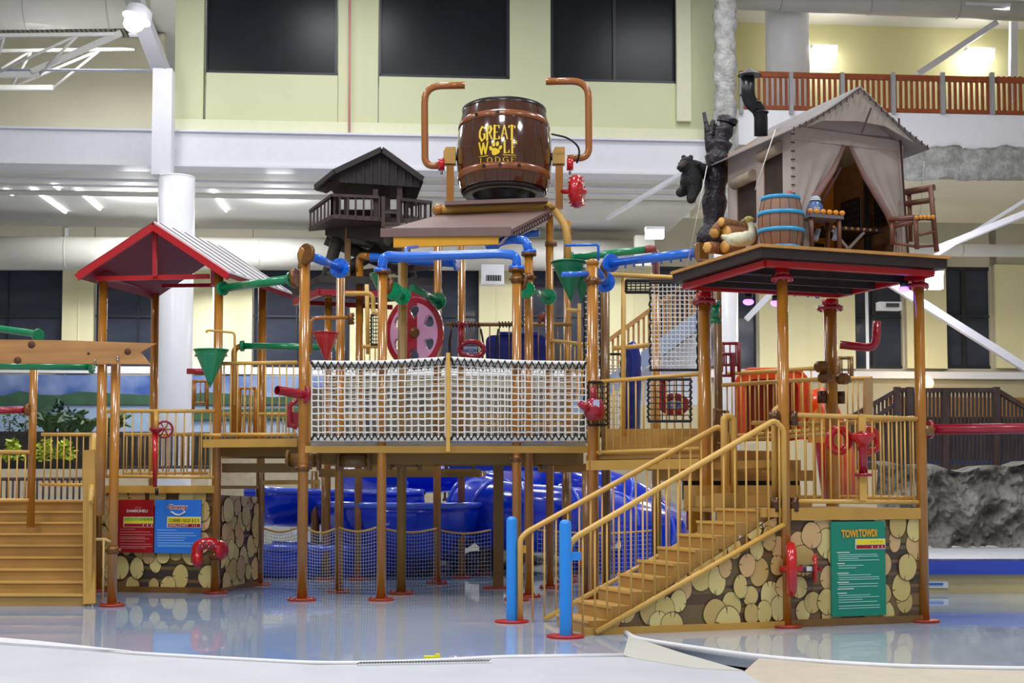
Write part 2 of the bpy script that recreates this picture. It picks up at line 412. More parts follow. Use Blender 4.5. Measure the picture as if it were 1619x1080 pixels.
# overflow grating
gt = thing('overflow_grate', 'white slotted overflow grating in the pool rim at the front', 'grate', GP(680,1056))
g = MB(); a, b = GP(566,1056), GP(775,1052)
g.beam(a+Vector((0,0,.03)), b+Vector((0,0,.03)), .16, .02); g.build('frame', beach_m, gt)
g = MB()
for k in range(46):
    q = a.lerp(b, (k+.5)/46); g.beam(q+Vector((-.01,-.055,.043)), q+Vector((.01,.055,.043)), .012, .006)
g.build('slots', mat('slot_dark', '#55565a', .6), gt)
y0 = GP(683,1046); q = MB(); q.box(y0+Vector((0,0,.035)), (.15,.07,.03), .05); q.box(y0+Vector((0.05,0,.06)), (.04,.05,.02)); tag(q.build('floor_marker', mat('marker_yellow', '#f4f01c', .4)), 'small bright yellow block lying on the white pool rim', 'marker')
q = MB(); a, b = GP(-20,1022), GP(205,1038); q.prism([a+Vector((0,0,.0)), b, b+Vector((0,.04,0)), GP(60,1021), GP(-20,1014)], (0,0,.05))
tag(q.build('rim_tile_strip', beach_m), 'white raised strip along the pool rim at the far left', 'kerb')
# ---- back walls
U = holed_wall('wall_back_upper', green_wall_m, 275, 1128, -150, 214, 36.3, .4, [(325,534,-90,117),(599,806,-90,123),(870,1074,-90,130)])
window(325,534,-90,117,36.3,(),(),True); window(599,806,-90,123,36.3,(),(),True); window(870,1074,-90,130,36.3,(972,),(),True)
t = MB(); wbox(t, 277, 1126, 195, 217, 36.2, .1, .05); struct('trim_6', t, ledge_m)
t = MB(); wbox(t, 1070, 1090, -150, 192, 36.2, .14, .06); struct('trim_7', t, ledge_m)
lowwin = [(-60,98),(150,303),(400,553),(640,757),(812,960),(1040,1200),(1349,1433),(1493,1574)]
holed_wall('wall_back', cream_m, -700, 2200, 345, 900, 44.5, .4, [(a, b, 422, 583) for a, b in lowwin])
for i, (a, b) in enumerate(lowwin): window(a, b, 422, 583, 44.5, ((a+b)/2-8,), (500,))
for i, (a, b) in enumerate([(98,150),(303,400),(553,640),(757,812),(960,1040),(1200,1349),(1433,1493),(1574,1700)]):
    t = MB(); wbox(t, a, b, 420, 583, 44.4, .12, .12)
    wbox(t, (a+b)/2-.8, (a+b)/2+.8, 420, 583, 44.4, .02, .14)
    struct('trim_%d' % (8+i), t, pil_m)
t = MB(); wbox(t, -700, 2200, 583, 594, 44.2, .3, .25); struct('trim_16', t, white_m)
t = MB(); wbox(t, -700, 2200, 596, 1000, 44.3, .1, .02); struct('wall_back_lower', t, mat('taupe_wall', '#b3a98c', .75, var=.05, scale=.6))
t = MB(); wbox(t, -900, 260, 62, 214, 42.4, .4); struct('wall_back_left', t, beige_m)
t = MB(); wbox(t, 1130, 2300, 2, 220, 40.2, .4); struct('wall_balcony', t, yel_m)
t = MB(); wbox(t, 1130, 1148, 22, 180, 39.9, .3, .1); struct('trim_17', t, yel_m)
# sides and ceiling
t = MB(); t.box((-25.5, 22, 7.2), (.3, 50, 15)); struct('wall_left', t, beige_m)
t = MB(); t.box((26.5, 22, 7.2), (.3, 50, 15)); struct('wall_right', t, beige_m)
t = MB(); t.box((.5, 22.5, CEZ+.15), (52, 50, .3)); struct('ceiling', t, ceil_m)
# soffit behind the beam (ceiling of the rear aisle)
zs = 9.58
a = P(-900, 300, 35.9, K); b = P(1150, 300, 35.9, K)
t = MB(); t.box((Vector((a.x,a.y,0))+Vector((b.x,b.y,0)))/2 - KN*4.4 + Vector((0,0,zs+.1)), ((b-a).length, 8.8, .2), KA); struct('ceiling_rear', t, ceil_m)
t = MB(); wbox(t, -900, 1150, 219, 270, 36.1, .5, .25); wbox(t, -900, 1150, 216, 219, 36.1, .7, .35); wbox(t, -900, 1150, 269, 273, 36.1, .7, .35)
struct('trim_18', t, white_m)
# right balcony: fascia, rough edge, underside
t = MB(); wbox(t, 1165, 2200, 181, 236, 36.0, .4, .2); struct('trim_19', t, wcol_m)
t = MB(); wbox(t, 1165, 2200, 183, 234, 36.4, 4.5); struct('floor_balcony', t, ceil_m)
t = MB()
def rockf(u, v):
    p = P(1170+u*1000, 236+v*48, 35.9, K); n = math.sin(u*63)*.05+math.sin(u*170+v*9)*.03
    return p + Vector((0, -abs(n)*2 - .1*math.sin(v*PI), n*.8))
t.grid(rockf, 120, 8); struct('trim_20', t, conc_m, .15)
t = MB(); wbox(t, 1165, 2200, 236, 282, 36.35, 6.0); struct('ceiling_right', t, beige_m)
# deck roof in the left bay: corrugated sheet strip
t = MB()
for k in range(46):
    a = P(-120+k*8, 64, 41.5, K); t.box((a.x, a.y, CEZ-.16), (.09, 4.0, .12), KA)
tag(t.build('roof_deck_ribs', mat('deck_rib', '#8d8a84', .6)), 'ribbed grey metal roof deck above the left bay', 'roof deck')
# ---- columns
def column(name, label, px, py0, py1, D, r, m, sq=False):
    a = P(px, py1, D, K); b = P(px, py0, D, K); o = MB(); z0 = max(a.z, 0.0)
    if sq: o.box((a.x, a.y, (z0+b.z)/2), (r*2, r*2, b.z-z0), KA)
    else:
        o.cyl((a.x, a.y, z0), (a.x, a.y, b.z), r, 36)
        o.torus((a.x, a.y, b.z), r*.96, .03, (0,0,1), 30, 6)
    return tag(o.build(name, m), label, 'column')
column('round_column', 'tall round white column behind the left red roof', 255, 281, 2000, 35.3, .44, wcol_m)
column('square_column', 'square white steel column standing on top of the left round column', 257, 112, 279, 35.3, .235, white_m, True)
column('round_column', 'round white column behind the right platform posts', 1162, 395, 2000, 34.6, .29, wcol_m)
column('round_column', 'wide round white column passing up behind the balcony railing', 1246, -60, 180, 38.0, .6, wcol_m)
# rough faux-rock pillar
t = MB()
def pil(u, v):
    a = 2*PI*u; r = .27 + .03*math.sin(v*90+u*20)+.02*math.sin(v*37+3)
    p = P(1146, 400-v*460, 34.9, K); return p + Vector((math.cos(a)*r, math.sin(a)*r, 0))
t.grid(pil, 18, 90); tag(t.build('rough_pillar', conc_m), 'rough textured pale grey pillar between upper wall and balcony', 'pillar')
# steel brace, lamp and trusses upper left
bm_ = thing('ceiling_brace', 'broad white steel brace slanting up from the left column to the ceiling', 'steel beam', P(258,112,35.3,K))
MB().beam(P(256,114,35.3,K), P(205,-20,33.5,K), .40, .22).build('web', mat('brace_grey','#b9b8ba',.5), bm_)
q = MB(); q.beam(P(204,55,34.6,K), P(246,55,34.6,K), .16, .05); q.build('end_plate', white_m, bm_)
truss_m = mat('truss_grey', '#bebdb8', .5)
def truss(label, a, b, c, d, n):
    """a-b bottom chord, c-d top chord (px,py,Y)"""
    A, B, C_, D_ = [P(*q) for q in (a, b, c, d)]; t = thing('roof_truss', label, 'truss', A, 'white roof trusses in the left bay')
    MB().beam(A, B, .13, .13).build('bottom_chord', truss_m, t); MB().beam(C_, D_, .08, .08).build('top_chord', truss_m, t)
    for k in range(n):
        p = A.lerp(B, k/n); q = C_.lerp(D_, (k+.5)/n); r = A.lerp(B, (k+1)/n)
        MB().tube([p, q], .035, 8).build('web_member', truss_m, t); MB().tube([q, r], .035, 8).build('web_member', truss_m, t)
truss('nearer white roof truss at the upper left', (-160,118,33), (62,118,34), (-180,58,31.5), (180,54,34.0), 3)
truss('farther white roof truss beneath the first at the upper left', (-120,139,37), (84,139,38), (-120,82,36.5), (212,78,38.5), 3)
q = MB(); q.beam(P(50,114,33.9), P(192,52,34.3), .13, .13); tag(q.build('slanting_chord', truss_m), 'white slanting steel member rising to the lamp at upper left', 'steel beam')
q = MB(); q.tube([P(-60,110,36), P(262,112,36)], .035, 8); tag(q.build('sprinkler_pipe', mat('sprinkler_blue_grey', '#8b90a4', .4)), 'thin blue grey pipe crossing the left bay', 'pipe')
# ducts
def duct(label, a, b, r, rings, elbow=False):
    A, B = P(*a), P(*b); t = thing('air_duct', label, 'duct', A); 
    MB().tube([A, B], r, 32).build('tube', duct_m, t)
    for k in range(rings):
        c = A.lerp(B, (k+.5)/rings); q = MB(); q.torus(c, r, .018, B-A, 30, 6); q.build('seam_ring', mat('duct_seam', '#b8b5ad', .5), t)
    return t
duct('large round cream duct along the ceiling at the upper left', (-160,14,36), (236,10,37), .56, 3)
duct('long round cream duct running above the left windows', (-300,400,40.2), (630,402,43.2), .49, 6)
duct('long round cream duct behind the lookout and canopy', (632,402,43.2), (1015,404,43.9), .49, 3)
duct('round grey duct along the ceiling over the balcony', (1160,-2,37.5), (1720,22,38.5), .28, 4)
duct('thin round cream duct behind the tent platform at right', (1440,395,40), (1750,398,41), .18, 2)
# horizontal service pipes under the beam
for i, (y, r, l) in enumerate([(277,.04,'upper thin white pipe below the long white beam'), (284,.03,'lower thin white pipe below the long white beam'), (291,.07,'thick cream pipe below the long white beam')]):
    q = MB(); e0, e1 = P(-250,y,37+i*.2,K), P(1100,y,37+i*.2,K); e0.z = e1.z = (9.46,9.34,9.18)[i]; q.tube([e0, e1], r, 8); tag(q.build('service_pipe', (white_m, white_m, duct_m)[i]), l, 'pipe', 'service pipes below the white beam')
q = MB(); q.tube([P(553,-40,36.0,K), P(552,262,36.0,K)], .03, 8); tag(q.build('conduit', mat('pink_conduit', '#c98a84', .5)), 'thin pinkish vertical conduit between two upper windows', 'conduit')
# long white slanting hangers in the recess
for i, (x0,y0,x1,y1) in enumerate([(50,298,104,336),(121,299,158,331),(8,300,20,308),(84,292,94,299),(335,301,358,334),(282,335,298,352)]):
    q = MB(); q.beam(GP(x0,y0,zs-.04), GP(x1,y1,zs-.04), .06, .06); tag(q.build('tube_light', strip_m), ['longest slanting white tube light left of the round column','slanting white tube light beside the longest one','short tube light at the left picture edge above the duct','short tube light under the left beam','slanting tube light right of the left round column','short slanting tube light just above the red roof'][i], 'light', 'tube lights under the rear ceiling')
# luminous fittings
def lampbox(label, px, py, D, w, h, m=lamp_m, shell=True, dd=.2, rot=0):
    c = P(px, py, D, K); t = thing('wall_lamp' if 'wall' in label else 'ceiling_lamp', label, 'lamp', c, None)
    q = MB(); q.box(c, (w, dd, h), KA); q.build('diffuser', m, t)
    if shell: q = MB(); q.box(c+Vector((0,0,h/2+.05)), (w*1.06, dd*1.3, .08), KA); q.build('housing', white_m, t)
    return t
t = thing('flood_lamp', 'bright flood lamp on the steel brace at upper left', 'lamp', P(213,36,32.6))
q = MB(); q.ball(P(212,37,32.6), .25, 16, (1,.6,.85)); q.build('bulb', lamp_m, t)
q = MB(); q.lathe(P(217,27,32.7), [(.34,-.05),(.3,.2),(.1,.32),(0.001,.33)], 24, (.3,.2,1)); q.build('shade', white_m, t)
lampbox('bright rectangular lamp hanging left of the barrel', 700, 293, 40, 1.15, .3)
lampbox('bright lamp below the beam at the left round column', 213, 274, 38.6, .8, .14)
lampbox('bright lamp on the balcony wall beside the wide column', 1303, 84, 39.8, .7, .25)
lampbox('bright lamp on the balcony wall near its right end', 1549, 88, 39.8, .8, .25)
lampbox('lamp panel on the slanting ceiling behind the dead tree', 1035, 371, 36, .45, .2)
lampbox('bright lamp behind the right corner post under the tent platform', 1472, 446, 34.5, .55, .35)
lampbox('lamp strip at the right picture edge by the balcony ceiling', 1560, 14, 37, 1.2, .07)
t = thing('globe_lamp', 'warm glowing globe lamp on the rear wall above the timber bridge', 'lamp', P(1464,606,40,K))
q = MB(); q.ball(P(1464,606,40,K), .22, 16); q.build('globe', lampw_m, t)
q = MB(); q.cyl(P(1464,606,40,K)+Vector((0,.1,0)), P(1464,606,43.8,K), .04, 8); q.build('bracket', grey_m, t)
# air vent
t = thing('air_vent', 'white box vent with dark grille hanging from the duct', 'vent', P(779,430,42))
q = MB(); wbox(q, 762, 797, 418, 449, 41.5, .5); q.build('box', white_m, t)
q = MB(); wbox(q, 768, 792, 436, 445, 41.4, .05, .12); q.build('grille', frame_m, t)
for k in range(6):
    q = MB(); wbox(q, 769.5+k*4, 770.5+k*4, 436, 445, 41.3, .03, .1); q.build('fin', grey_m, t)
t = thing('air_vent', 'white box vent in front of the dark window right of the tent post', 'vent', P(1408,482,42))
q = MB(); wbox(q, 1390, 1426, 477, 490, 42.5, .3); q.build('box', white_m, t)
q = MB(); wbox(q, 1400, 1420, 480, 486, 42.4, .05, .1); q.build('grille', frame_m, t)
# braces at the right
for a, b, w, l in [((1398,442,36),(1905,760,35),.26,'long white diagonal brace falling to the right behind the tent post'), ((1180,505,36),(1232,450,36),.2,'short white diagonal brace behind the tall tent posts'), ((1450,118,38.5),(1575,36,38.5),.22,'grey diagonal brace on the balcony wall'), ((1450,422,35),(1800,207,34),.12,'white diagonal brace right of the tent chair'), ((1480,394,35),(1830,254,33),.2,'thick white sloping beam right of the tent platform')]:
    q = MB(); q.beam(P(*a), P(*b), w, w*.7); tag(q.build('diagonal_brace', white_m), l, 'steel beam')
q = MB(); q.beam(P(1601,165,39,K), P(1603,-30,39,K), .2, .2); tag(q.build('steel_post', white_m), 'slim white post on the balcony at the right', 'post')
q = MB(); q.beam(P(1372,584,43,K), P(1370,460,43,K), .08, .08); tag(q.build('drain_pipe', white_m), 'thin white drain pipe before the dark window right of the tent posts', 'pipe')
q = MB(); q.beam(P(339,584,43,K), P(340,430,43,K), .16, .1); tag(q.build('drain_pipe', white_m), 'white drain pipe on the pilaster behind the green cone', 'pipe')
q = MB(); q.beam(P(960,345,38), P(1120,250,33), .1, .1); tag(q.build('diagonal_brace', white_m), 'thin white sloping member left of the climbing bear', 'steel beam')
q = MB(); wbox(q, 1005, 1035, 372, 420, 42, .3); tag(q.build('duct_box', duct_m), 'square cream duct drop behind the green pipe', 'duct')
# balcony railing
t = thing('balcony_railing', 'orange brown timber balustrade along the balcony above the tent', 'railing', P(1168,180,35.95,K))
q = MB(); wbox(q, 1168, 1720, 119, 127, 35.9, .12, .1); q.build('top_rail', brail_m, t)
q = MB(); wbox(q, 1168, 1720, 172, 178, 35.9, .1, .1); q.build('bottom_rail', brail_m, t)
for k in range(62):
    x = 1172+k*8.6; q = MB(); wbox(q, x, x+3, 122, 180, 35.9, .06, .08); q.build('baluster', brail_m, t)
for x in (1170,1249,1330,1410,1488,1566):
    q = MB(); wbox(q, x-2.5, x+2.5, 117, 182, 35.85, .12, .16); q.build('post', grey_m, t)
# ---- mural on the lower left wall
t = thing('wall_mural', 'painted mural of green hills and a lake under cloudy sky', 'mural', P(120,690,44,K))
q = MB(); wbox(q, -260, 520, 596, 690, 43.8, .05)
sky = bpy.data.materials.new('mural_sky'); sky.use_nodes = True; n_ = sky.node_tree; b_ = n_.nodes['Principled BSDF']; b_.inputs['Roughness'].default_value = .6
tc = n_.nodes.new('ShaderNodeTexCoord'); nz = n_.nodes.new('ShaderNodeTexNoise'); nz.inputs['Scale'].default_value = .55; nz.inputs['Detail'].default_value = 4
r_ = n_.nodes.new('ShaderNodeValToRGB'); r_.color_ramp.elements[0].position = .42; r_.color_ramp.elements[0].color = lin('#34569c'); r_.color_ramp.elements[1].position = .62; r_.color_ramp.elements[1].color = lin('#8b9cc0')
n_.links.new(tc.outputs['Object'], nz.inputs['Vector']); n_.links.new(nz.outputs['Fac'], r_.inputs['Fac']); n_.links.new(r_.outputs['Color'], b_.inputs['Base Color'])
q.build('painted_sky', sky, t)
def wpoly(pts, D, ext=.012): return [P(x, y, D, K) for x, y in pts]
q = MB(); q.prism(wpoly([(-260,690),(520,690),(520,634),(-260,634)], 43.72), KN*.01); q.build('painted_lake', mat('mural_lake', '#8ea3bd', .6, var=.05), t)
q = MB(); q.prism(wpoly([(-260,640),(520,640),(520,624),(430,628),(330,620),(270,626),(215,624),(125,619),(95,625),(60,624),(32,618),(5,626),(-60,622),(-260,628)], 43.66), KN*.01); q.build('painted_hills', mat('mural_hill', '#2f523c', .6, var=.2, scale=3), t)
q = MB(); q.prism(wpoly([(38,641),(62,634),(80,640),(98,645),(70,650),(40,648)], 43.62), KN*.01); q.build('painted_island', mat('mural_island', '#2f5238', .6, var=.2, scale=3), t)
q = MB(); q.prism(wpoly([(-30,640),(6,636),(16,640),(0,643),(-30,643)], 43.62), KN*.01); q.build('painted_island', mat('mural_island', '#2f5238'), t)
q = MB(); q.prism(wpoly([(270,660),(310,648),(420,646),(500,644),(500,662),(300,664)], 43.62), KN*.01); q.build('painted_island', mat('mural_island', '#2f5238'), t)
t = thing('lake_sign', 'small blue sign reading SWIP on the lake mural', 'sign', P(124,657,43.4,K))
q = MB(); wbox(q, 115, 134, 653, 662, 43.45, .03); q.build('plate', mat('mini_sign_blue', '#2540a8', .4), t)
q = MB(); o_ = P(124.5, 660, 43.38, K); text_geo(q, 'L SWIP', o_, KU, (0,0,1), .11, .32); q.build('lettering', swhite_m, t)
# dark planting bed and low walls behind the left platform
t = MB(); wbox(t, -300, 330, 742, 812, 38, .25); tag(t.build('low_wall', bge_m), 'long beige low wall behind the left platform railings', 'wall')
t = MB(); wbox(t, -300, 330, 684, 810, 39.5, .2); tag(t.build('dark_fence_boards', mat('fence_dark', '#2b2a26', .7, var=.4, scale=6)), 'dark boarded fence below the lake mural', 'fence')
rnd = random.Random(3)
def bush(label, px, pyb, Y, h, w, n, m, name='shrub', group=None, kind='leaf'):
    c = P(px, pyb, Y); t = thing(name, label, 'plant', c, group); q = MB()
    for k in range(n):
        a = rnd.uniform(0, 2*PI); rr = w*math.sqrt(rnd.random())*.9; z = rnd.uniform(.02, 1)*h
        if kind == 'palm':
            e = c + Vector((math.cos(a)*w, math.sin(a)*w*.6, h*rnd.uniform(.35,1))); m0 = (c+e)/2 + Vector((0,0,h*.35)); pr = None
            pts = fillet([c, m0, e], 5, 4); q.tube(pts, [.03+.05*math.sin(PI*min(1,i/(len(pts)-1)+.05)) for i in range(len(pts))], 4, True, False)
        else:
            p = c + Vector((math.cos(a)*rr*(1.15-z/h*.8), math.sin(a)*rr*.6, z)); d = Vector((rnd.uniform(-1,1), rnd.uniform(-1,1), rnd.uniform(-.3,1))).normalized()*rnd.uniform(.08,.17)
            s = Vector((rnd.uniform(-1,1), rnd.uniform(-1,1), rnd.uniform(-1,1))).normalized()*.05
            q.add([p, p+d*.5+s, p+d, p+d*.5-s], [(0,1,2,3)])
    q.build('foliage', m, t)
    q = MB(); q.tube([c-Vector((0,0,.02)), c+Vector((0,0,h*.6))], .02, 6); q.build('stem', mat('stem', '#4b3a26', .7), t); return t
for i, (px, l) in enumerate([(15,'spiky dark green plant at the left edge below the mural'),(40,'spiky plant beside the left platform post below the mural')]):
    bush(l, px, 690, 39, .7, .5, 60, leaf_m, 'spiky_plant', 'plants below the mural')
for px, l in [(80,'palm fronds left of the small conifers below the mural'),(108,'palm fronds beneath the small blue sign'),(135,'palm fronds behind the left platform post'),(175,'palm fronds between the two left platform posts')]:
    bush(l, px, 692, 38.6, .75, .55, 16, leaf_m, 'palm_plant', 'plants below the mural', 'palm')
for px, l, h in [(94,'small dark conifer standing before the lake mural',.95),(110,'lower dark conifer beside the first one',.7)]:
    bush(l, px, 690, 39.3, h, .25, 160, mat('conifer_dark','#22402e',.7,var=.3), 'conifer', 'plants below the mural')
for px, l in [(102,'yellow green bush behind the left railing'),(72,'yellow green bush nearer the left post'),(20,'yellow green bush at the far left behind railing')]:
    bush(l, px, 728, 37.5, .5, .33, 200, leafy_m, 'shrub', 'yellow green shrubs behind the left railing')
# rear timber fence left lower, black and grey bars
railing('dark fence with grey bars behind the left stairs', (-80,758,33), (150,757,33), 805, 24, brown_m, .04, .025, 'timber_fence', 'dark timber fences in the background')
railing('dark timber fence behind the left red water wheel', (150,688,34), (330,686,34), 740, 20, brown_m, .04, .025, 'timber_fence', 'dark timber fences in the background')
# ---- timber bridge at the right
t = thing('timber_bridge', 'dark timber footbridge with slatted railing at the right rear', 'bridge', P(1480,736,33))
q = MB(); 
for a, b in [((1340,662),(1418,617)),((1418,617),(1575,617)),((1575,617),(1700,692)),((1340,690),(1422,634))]:
    q.beam(P(*a,33), P(*b,33), .16, .1)
q.build('top_rail', brown_m, t)
q = MB(); q.beam(P(1340,668,33.6), P(1700,668,33.6), .1, .25); q.beam(P(1340,738,33.1), P(1700,738,33.1), .3, .14); q.build('deck_beam', brown_m, t)
for k in range(56):
    x = 1346+k*6.2; yt = 618 if 1418 < x < 1575 else (617+(1418-x)*.577 if x < 1418 else 617+(x-1575)*.6)
    q = MB(); q.beam(P(x, 738, 33), P(x, yt, 33), .05, .05); q.build('baluster', brown_m, t)
for x, yt in ((1418,612),(1438,612),(1495,614),(1575,612),(1345,655)):
    q = MB(); q.beam(P(x, 742, 32.9), P(x, yt, 32.9), .14, .14); q.build('post', brown_m, t)
t = MB(); wbox(t, 1345, 1720, 672, 742, 35.5, .3); tag(t.build('under_bridge_wall', mat('blue_dark_wall', '#23283c', .8, var=.2)), 'dark blue wall beneath the timber footbridge', 'wall')  # plain dark blue wall below the footbridge deck
t = MB(); wbox(t, 1405, 1620, 628, 664, 35.8, .1); tag(t.build('timber_screen', mat('screen_timber', '#a8743c', .7, var=.2, scale=9, stretch=(4,1,.3))), 'warm orange timber boards seen through the footbridge railing', 'screen')
t = MB(); wbox(t, 1350, 1720, 728, 742, 33.2, .3); tag(t.build('blue_ledge', blue_m), 'bright blue ledge on top of the rock wall', 'ledge')
# rock wall
t = MB(); rnd2 = random.Random(5); ph = [rnd2.uniform(0,6) for _ in range(12)]
def rk(u, v):
    x = 1385+u*640; top = 741+6*math.sin(u*19+ph[0])+4*math.sin(u*47+ph[1]); y = 866+(top-866)*min(1, v*1.25)
    p = P(x, y, 27.8+.5*min(1, v)); nn = mnoise.fractal(Vector((u*16, v*3.2, 2)), .8, 2.1, 6)+abs(mnoise.noise(Vector((u*9, v*2.4, 7))))*1.2; d = nn*.42 + .5* sum(math.sin(u*f_*9+ph[i])*math.sin(v*f_*2.3+ph[i+3])/f_ for i, f_ in enumerate((1.3,2.7,4.9,8.2,13)))*.42
    return p + Vector((d*.1, d-.1 if v < .8 else (v-.8)*6, d*.12 if v < .8 else .05))
t.grid(rk, 300, 80); tag(t.build('rock_wall', rock_m), 'grey artificial rock wall behind the raised pool at right', 'rock wall')
t = MB()
def rk2(u, v):
    x = 600+u*560; y = 905-(34+10*math.sin(u*21)+5*math.sin(u*55))*v; p = P(x, y, 27.5); d = math.sin(u*60+v*5)*.08+math.sin(u*23+v*9)*.12
    return p + Vector((0, d + v*.4, 0))
t.grid(rk2, 90, 12); tag(t.build('rock_wall', mat('pale_rock', '#b9b5a2', .85, col2='#77766a', scale=4, bump=.8, bscale=8)), 'pale low rock border behind the blue slides', 'rock wall')
# raised pool edge at the right
t = thing('raised_pool_edge', 'low cream pool wall with glossy blue coping at right', 'pool wall', P(1600,937,21.3))
a, b = P(1380,937,21.3), P(2080,937,21.3); zc = P(1500,908,21.3).z; zt = P(1500,886,21.3).z
q = MB(); q.box(((a.x+b.x)/2, 21.5, zc/2), (b.x-a.x, .4, zc)); q.build('wall', mat('cream_pool_wall', '#cfc08e', .5, var=.03), t)
q = MB(); q.box(((a.x+b.x)/2, 21.47, (zc+zt)/2), (b.x-a.x, .5, zt-zc)); q.build('coping', mat('coping_blue', '#1440c4', .15, coat=.7), t)
q = MB(); q.box((P(1484,925,21.2).x, 21.29, P(1484,925,21.2).z), (.33,.02,.1)); q.build('depth_marker', swhite_m, t)
q = MB(); q.box((P(1484,925,21.2).x-.02, 21.275, P(1484,927,21.2).z+.02), (.22,.02,.015)); q.box((P(1484,925,21.2).x-.02, 21.275, P(1484,923,21.2).z), (.22,.02,.015)); q.build('marker_text', sblue_m, t)
t = MB(); t.box(((a.x+b.x)/2, 24.9, .2), (b.x-a.x, 6.2, .4)); tag(t.build('raised_deck', deckb_m), 'pale deck between the blue coping and the rock wall', 'deck')
t = MB(); t.box((P(560,880,34).x, 34.0, .6), (11, .3, 1.2)); tag(t.build('low_wall', mat('grey_render', '#b9b8ae', .8, var=.1)), 'pale low wall far behind the blue slides', 'wall')
t = MB(); wbox(t, 488, 935, 612, 880, 40.35, .2); tag(t.build('dark_backdrop', mat('dark_backdrop_tone', '#3c352e', .8, col2='#6a5c4a', scale=1.6, stretch=(2,1,.4))), 'dark timber screen far behind the white rope nets', 'screen')  # added sheet that darkens the background seen through the nets
t = MB(); wbox(t, 340, 1200, 700, 880, 40, .2); tag(t.build('back_partition', mat('partition_cream', '#a79c84', .8, var=.1)), 'long muted partition wall behind the slides', 'wall')
railing('long brown timber fence above the blue slides', (700,742,31), (840,728,31), 790, 20, brown_m, .04, .025, 'timber_fence', 'dark timber fences in the background')
# staircase rising right behind the nets
t = thing('rear_staircase', 'grey blue steel staircase with orange timber balusters behind the nets', 'staircase', P(960,640,33))
A, B = P(900,655,33), P(1112,500,33)
q = MB(); q.beam(A, B, .1, .36); q.build('stringer', mat('stringer_blue_grey', '#93a4bd', .4), t)
up = Vector((0,0,1.05)); q = MB(); q.beam(A+up, B+up, .08, .1); q.build('top_rail', plank_m, t)
for k in range(26):
    c = A.lerp(B, (k+.5)/26)+Vector((0,.05,.15)); q = MB(); q.beam(c, c+Vector((0,0,.9)), .05, .05); q.build('baluster', plank_m, t)
for k in range(12):
    c = A.lerp(B, (k+.5)/12); q = MB(); q.box(c+Vector((0,.8,0)), (.3,1.4,.05)); q.build('tread', grey_m, t)
t = MB(); t.prism([P(1010,640,34), P(1112,640,34), P(1112,520,34), P(1010,590,34)], (0,.2,0)); tag(t.build('white_panel', wcol_m), 'white panel beneath the rear staircase behind the nets', 'panel')
